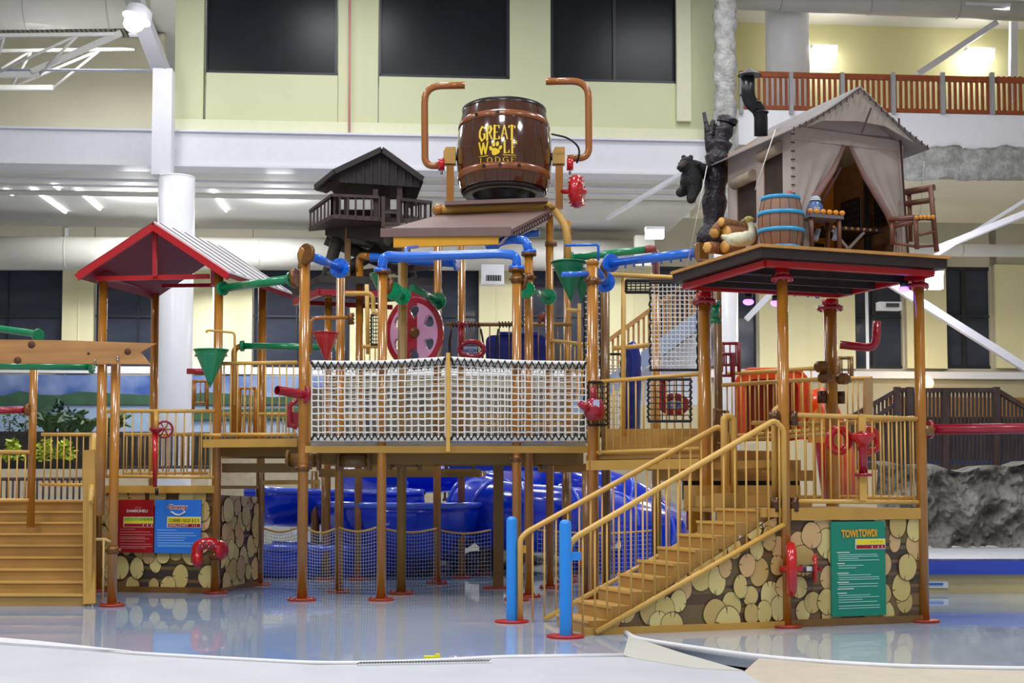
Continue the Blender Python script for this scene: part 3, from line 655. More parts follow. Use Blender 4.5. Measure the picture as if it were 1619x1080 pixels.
# ================================================================== PRINTED LOG PANELS
def clip_poly(poly, hull):
    out = poly
    for i in range(len(hull)):
        a, b = hull[i], hull[(i+1) % len(hull)]; inp = out; out = []
        if not inp: return []
        def side(p): return (b[0]-a[0])*(p[1]-a[1])-(b[1]-a[1])*(p[0]-a[0])
        for j in range(len(inp)):
            p, q = inp[j], inp[(j+1) % len(inp)]; sp, sq = side(p), side(q)
            if sp >= 0: out.append(p)
            if (sp >= 0) != (sq >= 0):
                t = sp/(sp-sq); out.append((p[0]+(q[0]-p[0])*t, p[1]+(q[1]-p[1])*t))
    return out
def log_panel(name, label, p0, p1, hull, seed, parent=None, dens=1.0, squash=1.0, th=.03):
    """hull: convex ccw (distance along, z) outline on the vertical plane p0->p1 facing the viewer"""
    p0 = Vector((p0[0], p0[1], 0)); d = (Vector((p1[0], p1[1], 0))-p0).normalized(); n = Vector((d.y, -d.x, 0))
    W = lambda q, o: p0 + d*q[0] + Vector((0,0,q[1])) + n*o
    rn = random.Random(seed); mb = MB(); mb.cur = 0
    mb.prism([W(q, 0) for q in hull], -n*th)
    us = [q[0] for q in hull]; zs_ = [q[1] for q in hull]; u0, u1, z0, z1 = min(us), max(us), min(zs_), max(zs_)
    # lying logs seen side on
    z = z0; lay = .0006
    while z < z1:
        h = rn.uniform(.13, .24); u = u0 - rn.uniform(0, .5)
        while u < u1:
            L = rn.uniform(.45, 1.0); c = clip_poly([(u,z),(u+L,z),(u+L,z+h),(u,z+h)], hull)
            if len(c) > 2:
                mb.cur = rn.choice([1,1,2,3,4]); mb.poly([W(q, .001) for q in c])
                c2 = clip_poly([(u,z+h*.55),(u+L,z+h*.55),(u+L,z+h*.8),(u,z+h*.8)], hull)
                mb.cur = rn.choice([2,3]);
                if len(c2) > 2: mb.poly([W(q, .0015) for q in c2])
            u += L
        z += h
    area_ = (u1-u0)*(z1-z0); N = int(area_*17*dens); placed = []
    for k in range(N*30):
        if len(placed) >= N: break
        r = rn.uniform(.10, .175); cu, cz = rn.uniform(u0, u1), rn.uniform(z0, z1)
        if any(math.hypot(cu-a, cz-b) < (r+c)*.60 for a, b, c in placed): continue
        placed.append((cu, cz, r))
    for i, (cu, cz, r) in enumerate(placed):
        rx = r*rn.uniform(.72,.95)*squash; rz = r*rn.uniform(1.0,1.2); ph = rn.uniform(0, 6)
        ell = [(cu+rx*math.cos(a)*(1+.04*math.sin(3*a+ph)), cz+rz*math.sin(a)*(1+.04*math.sin(2*a+ph))) for a in [2*PI*j/26 for j in range(26)]]
        o = .003+.0006*i
        c = clip_poly([(cu+(x-cu)*1.05, cz+(y-cz)*1.05) for x, y in ell], hull)
        if len(c) < 3: continue
        mb.cur = 9; mb.poly([W(q, o-.0003) for q in c])
        c = clip_poly(ell, hull); mb.cur = 5+rn.randrange(4)
        if len(c) > 2: mb.poly([W(q, o) for q in c])
        for _ in range(2):
            a = rn.choice([PI/2, -PI/2, 0, PI])+rn.uniform(-.4,.4)
            tip = (cu+rx*.55*math.cos(a), cz+rz*.55*math.sin(a)); e1 = (cu+rx*math.cos(a-.06), cz+rz*math.sin(a-.06)); e2 = (cu+rx*math.cos(a+.06), cz+rz*math.sin(a+.06))
            c = clip_poly([tip, e1, e2], hull); mb.cur = 9
            if len(c) > 2: mb.poly([W(q, o+.0003) for q in c])
    base = mat('print_ground', '#7a6440', .4)
    o = mb.build(name, [base]+lb+lg+[lk], parent)
    if parent is None: tag(o, label, 'panel')
    return o
class Sign:
    """board on a vertical plane; fractions run left->right, top->bottom"""
    def __init__(s, name, label, pa, pb, x0, x1, y0, y1, face, off=.05):
        s.tl, s.tr, s.bl = PV(x0, y0, pa, pb, 0), PV(x1, y0, pa, pb, 0), PV(x0, y1, pa, pb, 0)
        s.u = (s.tr-s.tl); s.u.z = 0; s.W = s.u.length; s.u.normalize(); s.H = s.tl.z-s.bl.z
        s.n = Vector((s.u.y, -s.u.x, 0)); s.o = s.tl+s.n*off
        s.t = thing(name, label, 'sign', s.o-Vector((0,0,s.H)))
        q = MB(); q.prism([s.pt(0,0,0), s.pt(1,0,0), s.pt(1,1,0), s.pt(0,1,0)], -s.n*.025); q.build('board', face, s.t)
    def pt(s, a, b, o=.004): return s.o + s.u*(a*s.W) - Vector((0,0,b*s.H)) + s.n*o
    def rect(s, name, a0, a1, b0, b1, m, o=.004):
        q = MB(); q.prism([s.pt(a0,b0,o), s.pt(a1,b0,o), s.pt(a1,b1,o), s.pt(a0,b1,o)], -s.n*.002); return q.build(name, m, s.t)
    def lines(s, name, rows, m, h=.014, o=.004):
        q = MB()
        for a0, a1, b in rows: q.prism([s.pt(a0,b-h/2,o), s.pt(a1,b-h/2,o), s.pt(a1,b+h/2,o), s.pt(a0,b+h/2,o)], -s.n*.002)
        return q.build(name, m, s.t)
    def text(s, name, str_, ac, b, hgt, wid, m, o=.007, bold=0.0):
        q = MB(); text_geo(q, str_, s.pt(ac, b, o), s.u, (0,0,1), hgt*s.H, wid*s.W, bold=bold); return q.build(name, m, s.t)
def fr(O, ang):
    c, s = math.cos(ang), math.sin(ang)
    return lambda u, v, z=0.0: Vector((O[0]+c*u-s*v, O[1]+s*u+c*v, z))
# ================================================================== LEFT PLATFORM
pole('tan round pole in front of the left red sign, nearest of the left platform', 181, 700, 19.0, 572, .062, clamps=(870,))
pole('tan round pole at the left front corner under the red gable roof', 159, 700, 21.7, 432, .066)
pole('tan round pole under the red roof, standing in front of the white column', 242, 700, 23.5, 458, .066)
pole('tan round pole at the right front corner under the red gable roof', 343, 700, 21.3, 424, .066, clamps=(880,))
pole('tan round pole under the right rear eave of the red roof', 413, 650, 23.1, 452, .066)
pole('tan round pole at the far left behind the yellow staircase', 52, 650, 20.5, 572, .056, base=False, zb=1.0)
LP0, LP1 = P(159,700,21.7), P(343,700,21.3)
# red gable roof
rt = thing('gable_roof', 'red framed gable roof with pale ribbed slope over the left platform', 'roof', P(243,432,21.5))
fl, fp, frr = P(122,434,21.25), P(243,354,21.25), P(362,433,21.05); dv = Vector((.58, 2.35, 0))
bl, bp, br = fl+dv, fp+dv, frr+dv; dn = Vector((0,0,-.06))
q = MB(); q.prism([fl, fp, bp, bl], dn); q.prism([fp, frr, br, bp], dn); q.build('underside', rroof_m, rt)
q = MB(); q.prism([frr+Vector((0,0,.012)), fp+Vector((0,0,.012)), bp+Vector((0,0,.012)), br+Vector((0,0,.012))], (0,0,.03)); q.build('roof_sheet', mat('roof_sheet_pale', '#ddd8dc', .4, var=.05), rt)
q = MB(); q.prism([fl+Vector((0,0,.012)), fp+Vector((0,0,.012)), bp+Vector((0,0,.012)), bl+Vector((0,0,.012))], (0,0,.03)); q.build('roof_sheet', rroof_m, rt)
for k in range(6):
    a = fp.lerp(bp, (k+.5)/6)+Vector((0,0,.046)); b = frr.lerp(br, (k+.5)/6)+Vector((0,0,.046)); q = MB(); q.beam(a, b, .02, .012); q.build('roof_rib', mat('rib_black', '#2b2226', .5), rt)
for a, b in ((fl,fp),(fp,frr)):
    q = MB(); q.beam(a+Vector((0,-.02,-.05)), b+Vector((0,-.02,-.05)), .06, .10); q.build('barge_board', rbeam_m, rt)
tl, tr_ = P(152,441,21.5), P(331,437,21.4)
q = MB(); q.beam(tl, tr_, .06, .07); q.build('tie_beam', rbeam_m, rt)
q = MB(); q.beam(P(245,360,21.4), P(245,438,21.4), .07, .06); q.build('king_post', rbeam_m, rt)
q = MB(); q.beam(P(258,452,23.2), P(340,451,22.2), .05, .06); q.beam(P(337,425,21.35), P(337,452,21.35), .07, .06); q.build('rear_tie', dred_m, rt)
q = MB(); q.prism([P(150,440,21.6), P(170,438,21.6), P(243,462,23.4), P(226,464,23.4)], (0,0,.08)); q.build('eave_beam', rroof_m, rt)
# platform box with log print
BR = (LP1.x+.28, 23.1); zd = 1.66
top = P(200, 776, 21.5).z
q = thing('log_print_panel', 'front panel printed with stacked logs behind the red and blue signs', 'panel', (LP0.x, LP0.y, 0))
wd = math.hypot(LP1.x-LP0.x, LP1.y-LP0.y)
log_panel('print', None, LP0, LP1, [(0,.05),(wd-.07,.05),(wd-.07,top),(0,top)], 11, q)
b = MB(); d = (Vector((LP1.x-LP0.x, LP1.y-LP0.y, 0))).normalized(); n = Vector((d.y,-d.x,0))
b.beam(Vector((LP0.x,LP0.y,.04))+n*.02, Vector((LP1.x,LP1.y,.04))+n*.02, .05, .09); b.build('skirting', poled_m, q)
q = thing('log_print_panel', 'side panel printed with logs, right of the left sign post, turned away', 'panel', (LP1.x+.02, LP1.y, 0))
sd = Vector((BR[0]-LP1.x, BR[1]-LP1.y, 0)); sl = sd.length
a0 = (LP1.x+.06, LP1.y+.03); log_panel('print', None, a0, (BR[0]+.06, BR[1]), [(0,.05),(sl-.05,.05),(sl-.05,1.42),(0,1.46)], 12, q, 1.0, 1.4)
b = MB(); b.beam(Vector((a0[0]+.02,a0[1],.04)), Vector((BR[0]+.06,BR[1],.04)), .05, .07); b.build('skirting', poled_m, q)
pole('thin brown corner post at the right rear of the left log box', 409, 850, 23.05, 738, .05, m=poled_m, base=False)
B0, B1 = Vector((LP0.x,LP0.y,0)), Vector((LP1.x,LP1.y,0)); bv = Vector((.35,1.8,0))
q = thing('platform_deck', 'lower tan deck with tan fascia above the left log panels', 'deck', (LP0.x, LP0.y, 1.5))
quad_slab([B0+n*.03+Vector((.02,0,1.6)), B1+n*.03+Vector((0,0,1.6)), B1+bv+Vector((0,0,1.6)), B0+bv+Vector((0,0,1.6))], .05).build('floor_plate', tand_m, q)
b = MB(); b.beam(B0+n*.06+Vector((0,0,1.545)), B1+n*.06+Vector((0,0,1.545)), .03, .11); b.build('fascia', tan_m, q)
railing('tan railing with two rails above the red and blue signs', (163,650,21.6), (340,650,21.25), 753, 13)
railing('tan railing at the rear of the left platform behind the red valve', (196,602+85,23.3), (330,687,23.3), 748, 14, rail_m)
railing('tan railing between the far left pole and the left roof pole', (66,687,22.5), (158,687,22.2), 766, 9)
railing('short tan railing at the left picture edge', (-70,714,20.4), (47,715,20.4), 790, 9)
# red pump with wheel on left rail
t = thing('red_water_pump', 'slim red water pump tube with handwheel hanging on the left railing', 'water pump', P(245,775,21.2))
q = MB(); q.tube([P(245,684,21.15), P(245,770,21.15)], [.045,.03], 14); q.build('tube', red_m, t)
q = MB(); q.lathe(P(247,680,21.15), [(.001,.03),(.10,.03),(.10,0),(.045,-.05),(.001,-.05)], 20); q.build('funnel', dred_m, t)
q = MB(); q.torus(P(260,679,21.3), .12, .018, (.35,-1,0)); 
hw = q.build('handwheel', dred_m, t)
q = MB(); c = P(260,679,21.3)
for k in range(3):
    v = Vector((math.cos(k*PI/3), 0, math.sin(k*PI/3)))*.11; q.tube([c-v, c+v], .01, 6)
q.build('wheel_spokes', dred_m, hw)
q = MB(); q.cyl(P(247,650,21.3), P(247,678,21.2), .035, 12); q.build('bracket', rail_m, t)
q = MB(); q.tube([P(248,772,21.15), P(248,783,21.15)], .025, 10); q.build('nozzle', black_m, t)
# red/blue sign pair
s = Sign('rule_board', 'dark red information board with small white heading, left of the blue board', (LP0.x,LP0.y), (LP1.x,LP1.y), 184, 247.5, 790, 873, sred_m, .09)
s.text('heading', 'DAMIOHEU', .60, .24, .055, .52, swhite_m, bold=.02); s.text('crown_mark', 'ITTI', .62, .175, .04, .14, sline3_m)
s.rect('table_frame', .26, 1.0, .325, .52, swhite_m); s.rect('lime_band', .28, 1.0, .335, .40, slime_m, .007); s.rect('yellow_band', .28, 1.0, .40, .445, syel_m, .007); s.rect('red_band', .28, 1.0, .455, .51, sred_m, .007)
s.text('table_figures', '1 2 3 4', .83, .385, .03, .28, sred_m, .010); s.text('table_figures', 'I I I', .86, .50, .035, .22, swhite_m, .010)
s.lines('text_rows', [(.18,.55,.56),(.18,.92,.61),(.18,.98,.66),(.18,.8,.71),(.18,.9,.74),(.18,.8,.785),(.18,.95,.84),(.18,.98,.885),(.18,.82,.915)], sline3_m, .012)
s = Sign('rule_board', 'bright blue information board with curly red and white logo', (LP0.x,LP0.y), (LP1.x,LP1.y), 249.5, 322, 790, 874, sblue_m, .09)
for dx, dz_ in ((-.012,0),(.012,0),(0,.012),(0,-.012)): s.text('logo_outline', 'Onmy', .50+dx, .20+dz_, .105, .42, swhite_m, .005, .04)
s.text('logo', 'Onmy', .50, .20, .105, .42, mat('logo_red', '#b8122a', .4), .009, .01)
q = MB(); pts = [s.pt(.36+.3*k/10, .225+.055*math.sin(PI*k/10)*1.1, .008) for k in range(11)]; q.tube(pts, .012, 6); q.build('logo_swoosh', swhite_m, s.t)
s.rect('table_frame', .27, 1.0, .32, .52, swhite_m); s.rect('yellow_band', .29, .99, .33, .44, syel_m, .007); s.rect('red_band', .29, .99, .45, .51, sred_m, .007)
s.text('table_figures', 'I3388881/0020 8 0 0', .64, .42, .065, .66, black_m, .010); s.text('table_figures', 'EARLOWIT   I I I', .62, .50, .04, .6, swhite_m, .010)
s.lines('text_rows', [(.06,.48,.57),(.06,.85,.625),(.06,.9,.672),(.06,.67,.715),(.06,.65,.76),(.06,.85,.81)], sline2_m, .014); s.rect('light_block', .07, .8, .835, .89, mat('sign_mid_blue', '#5aa4f4', .4))
# red valve on the right post
def valve(label, c, axis, R, m, bolts=10, name='water_valve', t2=.07, knob=.12):
    t = thing(name, label, 'valve', c); a = Vector(axis).normalized(); c = Vector(c)
    q = MB(); q.lathe(c, [(.001,-t2), (R*.72,-t2*.9), (R,-t2*.4), (R,t2*.4), (R*.72,t2*.9), (.001,t2)], 28, a); hs = q.build('housing', m, t)
    x, y, _ = basis(a)
    for k in range(bolts):
        v = x*math.cos(2*PI*k/bolts)+y*math.sin(2*PI*k/bolts); q = MB(); q.cyl(c+v*R*.85-a*t2*.95, c+v*R*.85+a*t2*.95, .014, 6); q.build('bolt', m, hs)
    q = MB(); q.cyl(c-a*knob, c+a*knob, .035, 12); q.build('axle', m, t); return t
t = thing('water_valve', 'glossy red elbow valve with bolted ring on the left sign post', 'valve', P(330,905,21.1))
q = MB(); q.tube(fillet([P(311,890,20.9), P(312,862,20.9), P(330,858,20.9), P(352,865,21.0)], .12), .085, 16); q.build('body', red_m, t)
q = MB(); q.lathe(P(350,870,21.0), [(.001,-.05),(.11,-.05),(.14,-.02),(.14,.02),(.11,.05),(.001,.05)], 26, (1,-.4,0)); q.build('ring', red_m, t)
q = MB(); q.ball(P(312,885,20.85), .085, 14, (.9,.9,1.3)); q.build('spout', red_m, t)
for k in range(9):
    q = MB(); q.ball(P(316+k*3.6, 860+5*math.sin(k*2.1), 20.78), .016, 8); q.build('bolt', metal_m, t)
# ---- yellow staircase at the far left
st = thing('staircase', 'wide tan staircase at the far left climbing away from the pool', 'stairs', P(60,955,19.0))
X1 = P(137,955,19.05).x; cl = Vector((-.27,.96,0))
for k in range(9):
    o = Vector((X1,19.05,0))+cl*(.285*k); z = .153*(k+1); wdt = 2.6; L_ = .285*(9.4-k)
    q = MB(); x0_ = o.x-wdt; y0_ = o.y
    q.prism([Vector((x0_, y0_, z-.153)), Vector((o.x, y0_, z-.153)), Vector((o.x,y0_,z-.153))+cl*.31, Vector((x0_, y0_, z-.153))+cl*.31], (0,0,.153)) ; q.build('step', step_m, st)
    q = MB(); q.beam(Vector((x0_, y0_-.012, z-.012)), Vector((o.x, y0_-.012, z-.012)), .03, .024); q.build('nosing', rail_m, st)
q = MB(); o = Vector((X1,19.05,0))+cl*(.285*9); q.prism([Vector((o.x-2.8,o.y,1.28)), Vector((o.x+.02,o.y,1.28)), Vector((o.x-.15,o.y+1.2,1.28)), Vector((o.x-2.8,o.y+1.2,1.28))], (0,0,.1)); q.build('landing', step_m, st)
sw = thing('stair_side_wall', 'tall tan side wall with rounded top right of the left staircase', 'stair wall', P(145,950,19.1))
q = MB(); a = Vector((X1+.02,19.0,0)); b = a+cl*2.5+Vector((.12,0,0)); zt_ = P(128,712,21.3).z
out = [(0,0),(0,1.35),(.18,1.5),(1.3,2.05),(1.75,2.3),(2.35,2.34),(2.5,2.25),(2.5,.9),(1.0,0)]
u_ = cl.normalized(); q.prism([a+u_*s_+Vector((0,0,z_)) for s_, z_ in out], (.05,.015,0)); q.build('panel', tan_m, sw)
q = MB(); q.tube(fillet([a+u_*s_+Vector((.03,0,z_+.02)) for s_, z_ in out[1:7]], .3), .04, 12); q.build('edge_tube', rail_m, sw)
q = MB(); q.beam(P(141,712,19.4), P(142,955,19.0), .05, .16); q.build('front_edge', tan_m, sw)
t = thing('tow_rope', 'thin rope tied between the stair wall and the left pole', 'rope', P(163,950,18.95))
q = MB(); q.tube([P(152,853,18.95), P(166,853,18.93), P(175,857,18.92)], .02, 8); q.build('knot', mat('rope_tan','#c8a468',.7), t)
q = MB(); q.tube([P(164,852,18.9), P(163,950,18.9)], .013, 8); q.build('rope', mat('rope_tan','#c8a468',.7), t)
# wooden board sign (notched pennant end)
q = MB(); q.prism([P(-260,534,18.85), P(100,538,18.85), P(247,543,18.85), P(222,557,18.85), P(237,576,18.85), P(140,575,18.85), P(-260,573,18.85)], (0,.05,0))
t = thing('timber_board', 'long weathered timber board with notched pennant end at the left', 'board', P(60,575,18.85))
q.build('plank', wood_m, t)
for x, y in ((186,565),(186,569),(150,570)):
    q = MB(); q.ball(P(x,y,18.84), .02, 8); q.build('screw', metal_m, t)
t0 = mat('wood_knot', '#5a3a20', .7)
for x, y, r in ((50,545,.05),(202,556,.045),(140,559,.02),(28,570,.05)):
    q = MB(); q.lathe(P(x,y,18.85), [(.001,-.001),(r,-.001),(r,.003),(.001,.003)], 16, (0,-1,0)); q.build('knot', t0, t)
pole('short brown pole left of the notched timber board end', 160, 700, 18.95, 577, .06, m=pole_m, base=False, zb=1.2)
pipe('green_pipe', 'green pipe with bolted end sloping in from the left edge above the board', [(-120,503,19.8),(50,527,19.6),(60,530,19.5)], .05, green_m, flanges=(-1,), fil=.1, group='green pipes of the play structure')
pipe('green_pipe', 'long green pipe running just beneath the notched timber board', [(-120,578,19.2),(145,580,19.2)], .05, green_m, flanges=(-1,), group='green pipes of the play structure')
pipe('red_pipe', 'red pipe entering from the left edge to the far left pole', [(-120,652,20.4),(44,648,20.4)], .05, dred_m, flanges=(-1,), fm=brass_m, group='red pipes of the play structure')
pipe('green_pipe', 'green pipe with flange from the red roof pole to the tall pole', [(352,456,21.2),(462,441,20.1)], .062, green_m, flanges=(0,-1), group='green pipes of the play structure')
pipe('green_pipe', 'lower green pipe behind the left railing passing to the red cone', [(383,547,22.3),(530,549,22.3)], .05, green_m, flanges=(0,), group='green pipes of the play structure')
pipe('bent_pipe', 'brown elbow pipe holding the lower green pipe', [(370,690,22.4),(370,552,22.4),(381,547,22.3)], .045, pole_m, 'pipe', fil=.2)
# green cone bucket
def cone_bucket(label, pl, pr, tip, Y, m, open_=True, depth=.22, mi=None, name='tipping_bucket'):
    a, b, c = P(pl[0],pl[1],Y), P(pr[0],pr[1],Y), P(tip[0],tip[1],Y); t = thing(name, label, 'bucket', c, 'cone shaped tipping buckets')
    h = a.z-c.z; ctr = (a+b)/2; rx = (b-a).length/2
    q = MB(); up = (ctr-c)
    def fn(u, v):
        th = 2*PI*u; k = .04+.96*v; return c + up*v + Vector((math.cos(th)*rx*k, math.sin(th)*depth*k, 0))
    q.grid(fn, 28, 6); o = q.build('shell', m, t); md = o.modifiers.new('thickness','SOLIDIFY'); md.thickness = .012
    q = MB(); pts = [ctr+Vector((math.cos(2*PI*k/28)*rx, math.sin(2*PI*k/28)*depth, 0)) for k in range(29)]; q.tube(pts, .012, 6, False); q.build('rim', m, t)
    q = MB(); q.ball(c+Vector((0,0,.012)), .022, 10); q.build('tip', m, t)
    q = MB(); q.cyl(ctr-up*.15-Vector((rx*.95,0,0)), ctr-up*.15+Vector((rx*.95,0,0)), .018, 8); q.build('pivot_bar', metal_m, t); return t
cone_bucket('green cone tipping bucket at the left end of the middle railing', (307,553), (361,554), (332,612), 20.75, green_m)
pipe('spray_arm', 'thin tan bent pipe above the left green cone bucket', [(326,526,20.8),(328,522,20.8),(371,526,21.0),(371,640,21.0)], .018, rail_m, fil=.06)
pipe('red_water_cannon', 'red water spout pipe left of the green cone bucket', [(296,587,21.6),(330,588,21.6)], .045, dred_m, cat='water cannon', group='red water cannons')
railing('small rounded tan guard rail left of the green cone', (306,603,22.0), (328,603,22.0), 637, 3, pole_m, .02, .01, 'guard_rail', 'small rounded guard rails', post=True)
railing('small rounded brown guard rail behind the middle railing', (378,614,22.5), (405,614,22.5), 690, 4, pole_m, .02, .01, 'guard_rail', 'small rounded guard rails', post=True)
# ---- middle-left raised deck
A1, A2 = P(322,697,20.95), P(470,697,20.6); zt_ = A1.z
t = thing('platform_deck', 'raised tan deck between the left roof and the white net bridge', 'deck', A1)
bv2 = Vector((.15,2.0,0))
q = quad_slab([A1, Vector((A2.x,A2.y,zt_)), Vector((A2.x,A2.y,zt_))+bv2, A1+bv2], .05); q.build('floor_plate', tand_m, t)
q = MB(); q.beam(A1-Vector((0,.02,.04)), Vector((A2.x,A2.y-.02,zt_-.04)), .03, .12); q.build('fascia', tan_m, t)
for k, yy in enumerate((.7,1.4)):
    q = MB(); q.beam(A1+Vector((.1,yy,-.14)), Vector((A2.x,A2.y+yy,zt_-.14)), .08, .16); q.build('joist', olive_m, t)
railing('tan railing on the raised deck beside the green cone', (349,575,20.95), (470,573,20.6), 687, 11)
railing('tan railing at the rear of the raised middle deck', (352,655,22.8), (480,655,22.6), 700, 14, rail_m)
q = MB(); q.tube([P(322,688,20.9), P(350,688,20.85)], .026, 10); tag(q.build('rail_stub', rail_m), 'tan rail end projecting left of the raised deck', 'rail')
for y, d_, l in ((740,21.6,'olive floor beam under the raised middle deck, lower one'),(718,22.6,'olive floor beam under the raised middle deck, upper one')):
    q = MB(); q.beam(P(352,y,d_), P(478,y,d_), .12, .14); tag(q.build('floor_beam', olive_m), l, 'beam', 'olive beams under the decks')
q = MB(); q.beam(P(415,763,22.4), P(505,762,22.4), .07, .07); tag(q.build('cross_tube', rail_m), 'tan cross tube in front of the upper blue slide', 'tube')
t = thing('red_water_cannon', 'crimson open ended water cannon aimed left from the tall pole', 'water cannon', P(470,640,19.95), 'red water cannons')
a, b = P(438,617,19.6), P(480,624,19.95)
q = MB(); q.tube([a, b], [.062,.07], 20, caps=False); q.tube([a, b], [.054,.058], 20, caps=False); q.build('barrel', dred_m, t)
q = MB(); q.flange(b, b-a, .135, .06); q.build('flange', dred_m, t)
q = MB(); q.cyl(b, b+(b-a).normalized()*.1, .09, 18); q.build('breech', dred_m, t)
t = thing('red_pump', 'red framed water toy below the crimson cannon', 'water toy', P(466,690,20.3))
q = MB(); q.tube(fillet([P(470,634,20.3), P(458,640,20.3), P(458,672,20.3), P(470,676,20.3)], .08), .035, 10); q.build('frame', dred_m, t)
q = MB(); q.box(P(463,664,20.35), (.16,.04,.22)); q.build('plate', dred_m, t)
# ================================================================== CENTRE
pole('tall tan pole at the left end of the white net, blue pipe at its top', 480, 650, 19.97, 400, .073, clamps=(740,))
pole('tall tan pole before the net under the left end of the blue arch', 604, 650, 19.97, 430, .066, top='flange')
pole('tall tan pole before the net under the right end of the blue arch', 817, 600, 19.97, 427, .066, top='flange', clamps=(442,725))
pole('tan pole topped by a blue flange above the red cone', 538, 560, 21.5, 440, .066)
pole('brown pole behind the white net right of the front left pole', 636, 560, 21.2, 416, .07, m=olive_m, clamps=(728,))
pole('tan pole bending over at its top, left of the pink wheel', 568, 560, 24.4, 415, .064)
pole('tan pole under the canopy right of the pink wheel', 692, 480, 23.4, 385, .064)
pole('tan pole under the middle of the canopy', 730, 480, 25.0, 385, .064, m=pole_m)
pole('tan pole with blue pipe elbow on top right of the canopy', 836, 500, 20.6, 402, .064, top='flange', clamps=(438,))
pole('brown pole holding the right end of the canopy beam', 869, 480, 22.4, 340, .062)
pole('brown pole just right of the canopy end pole', 897, 450, 25.2, 350, .064, clamps=(367,))
pole('thick tan pole before the green cone at the right end of the net', 937, 520, 19.2, 417, .075, top='cap', clamps=(445,))
pole('shaded brown pole behind the thick pole with blue flange', 957, 520, 20.9, 440, .065, m=poled_m)  # brown paint over the whole shaft
pole('tan pole behind the tall rope nets', 1037, 480, 24, 430, .07)
pole('tan pole with a red cap behind the red cone', 519, 520, 24.5, 470, .062, top='cap')
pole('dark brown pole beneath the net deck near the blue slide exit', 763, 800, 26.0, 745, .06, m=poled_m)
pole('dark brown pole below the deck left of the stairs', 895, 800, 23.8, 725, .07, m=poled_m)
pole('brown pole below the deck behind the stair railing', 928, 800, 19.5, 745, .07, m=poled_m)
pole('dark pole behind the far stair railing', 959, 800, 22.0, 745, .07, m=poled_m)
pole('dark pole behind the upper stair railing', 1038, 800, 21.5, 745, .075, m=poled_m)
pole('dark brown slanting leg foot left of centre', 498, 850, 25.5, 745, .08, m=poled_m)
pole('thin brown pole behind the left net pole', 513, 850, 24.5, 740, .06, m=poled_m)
t = thing('support_post', 'square olive post beneath the net deck right of centre', 'post', P(788,800,23.2)*1.0)
p = P(788,800,22.4); t.location = (p.x,p.y,0)
q = MB(); q.beam((p.x,p.y,0), (p.x,p.y,2.05), .2, .16); q.build('shaft', olive_m, t); q = MB(); q.box((p.x,p.y,.015), (.45,.4,.03)); q.build('base_plate', bflange_m, t)
t = thing('support_post', 'short square dark pier behind the slide left of centre', 'post', (0,0,0)); p = P(574,880,27); t.location = (p.x,p.y,0)
q = MB(); q.beam((p.x,p.y,0), (p.x,p.y,1.25), .26, .26); q.build('shaft', mat('dark_pier','#3c2c28',.7,var=.2), t)
t = thing('support_post', 'short square dark pier below the curled blue slide', 'post', (0,0,0)); p = P(772,880,27); t.location = (p.x,p.y,0)
q = MB(); q.beam((p.x,p.y,0), (p.x,p.y,1.25), .26, .26); q.build('shaft', mat('dark_pier','#3c2c28',.7,var=.2), t)
# net bridge deck
zb_ = P(700,699,19.85).z; xl, xr = P(490,699,19.85).x, P(927,699,19.85).x
t = thing('bridge_deck', 'long bridge deck with tan fascia carrying the white rope net', 'deck', (0,20.5,zb_-.3))
q = MB(); q.box(((xl+xr)/2, 21.1, zb_-.03), (xr-xl, 2.3, .06)); q.build('floor_plate', grey_m, t)
q = MB(); q.box(((xl+xr)/2, 19.93, zb_-.1), (xr-xl+.15, .06, .1)); q.build('fascia', tan_m, t)
for y_ in (20.7, 22.0):
    q = MB(); q.box(((xl+xr)/2, y_, zb_-.2), (xr-xl, .1, .2)); q.build('joist', olive_m, t)
for px, Y_ in ((640,21.1),(727,23.5),(560,20.6),(835,20.9),(480,20.4)):
    c = P(px, 728, Y_); q = MB(); q.cyl(c+Vector((-.22,0,0)), c+Vector((.22,0,0)), .1, 18); q.flange(c+Vector((-.22,0,0)), (1,0,0), .15, .04); q.flange(c+Vector((.22,0,0)), (1,0,0), .15, .04)
    q.build('coupling', poled_m, t)
q = MB(); q.tube([P(575,737,21.8), P(688,737,21.8)], .06, 14); tag(q.build('cross_tube', tan_m), 'tan cross tube under the bridge deck at centre', 'tube')
for i, (x0, x1, y, Y_) in enumerate([(505,760,748,24),(850,940,740,23.5),(505,600,720,22.5)]):
    q = MB(); q.beam(P(x0,y,Y_), P(x1,y,Y_), .12, .14); tag(q.build('floor_beam', olive_m if i != 1 else poled_m), ['long olive floor beam beneath the bridge deck, furthest back','short brown floor beam beneath the bridge near the stairs','olive floor beam end beneath the left of the bridge'][i], 'beam', 'olive beams under the decks')
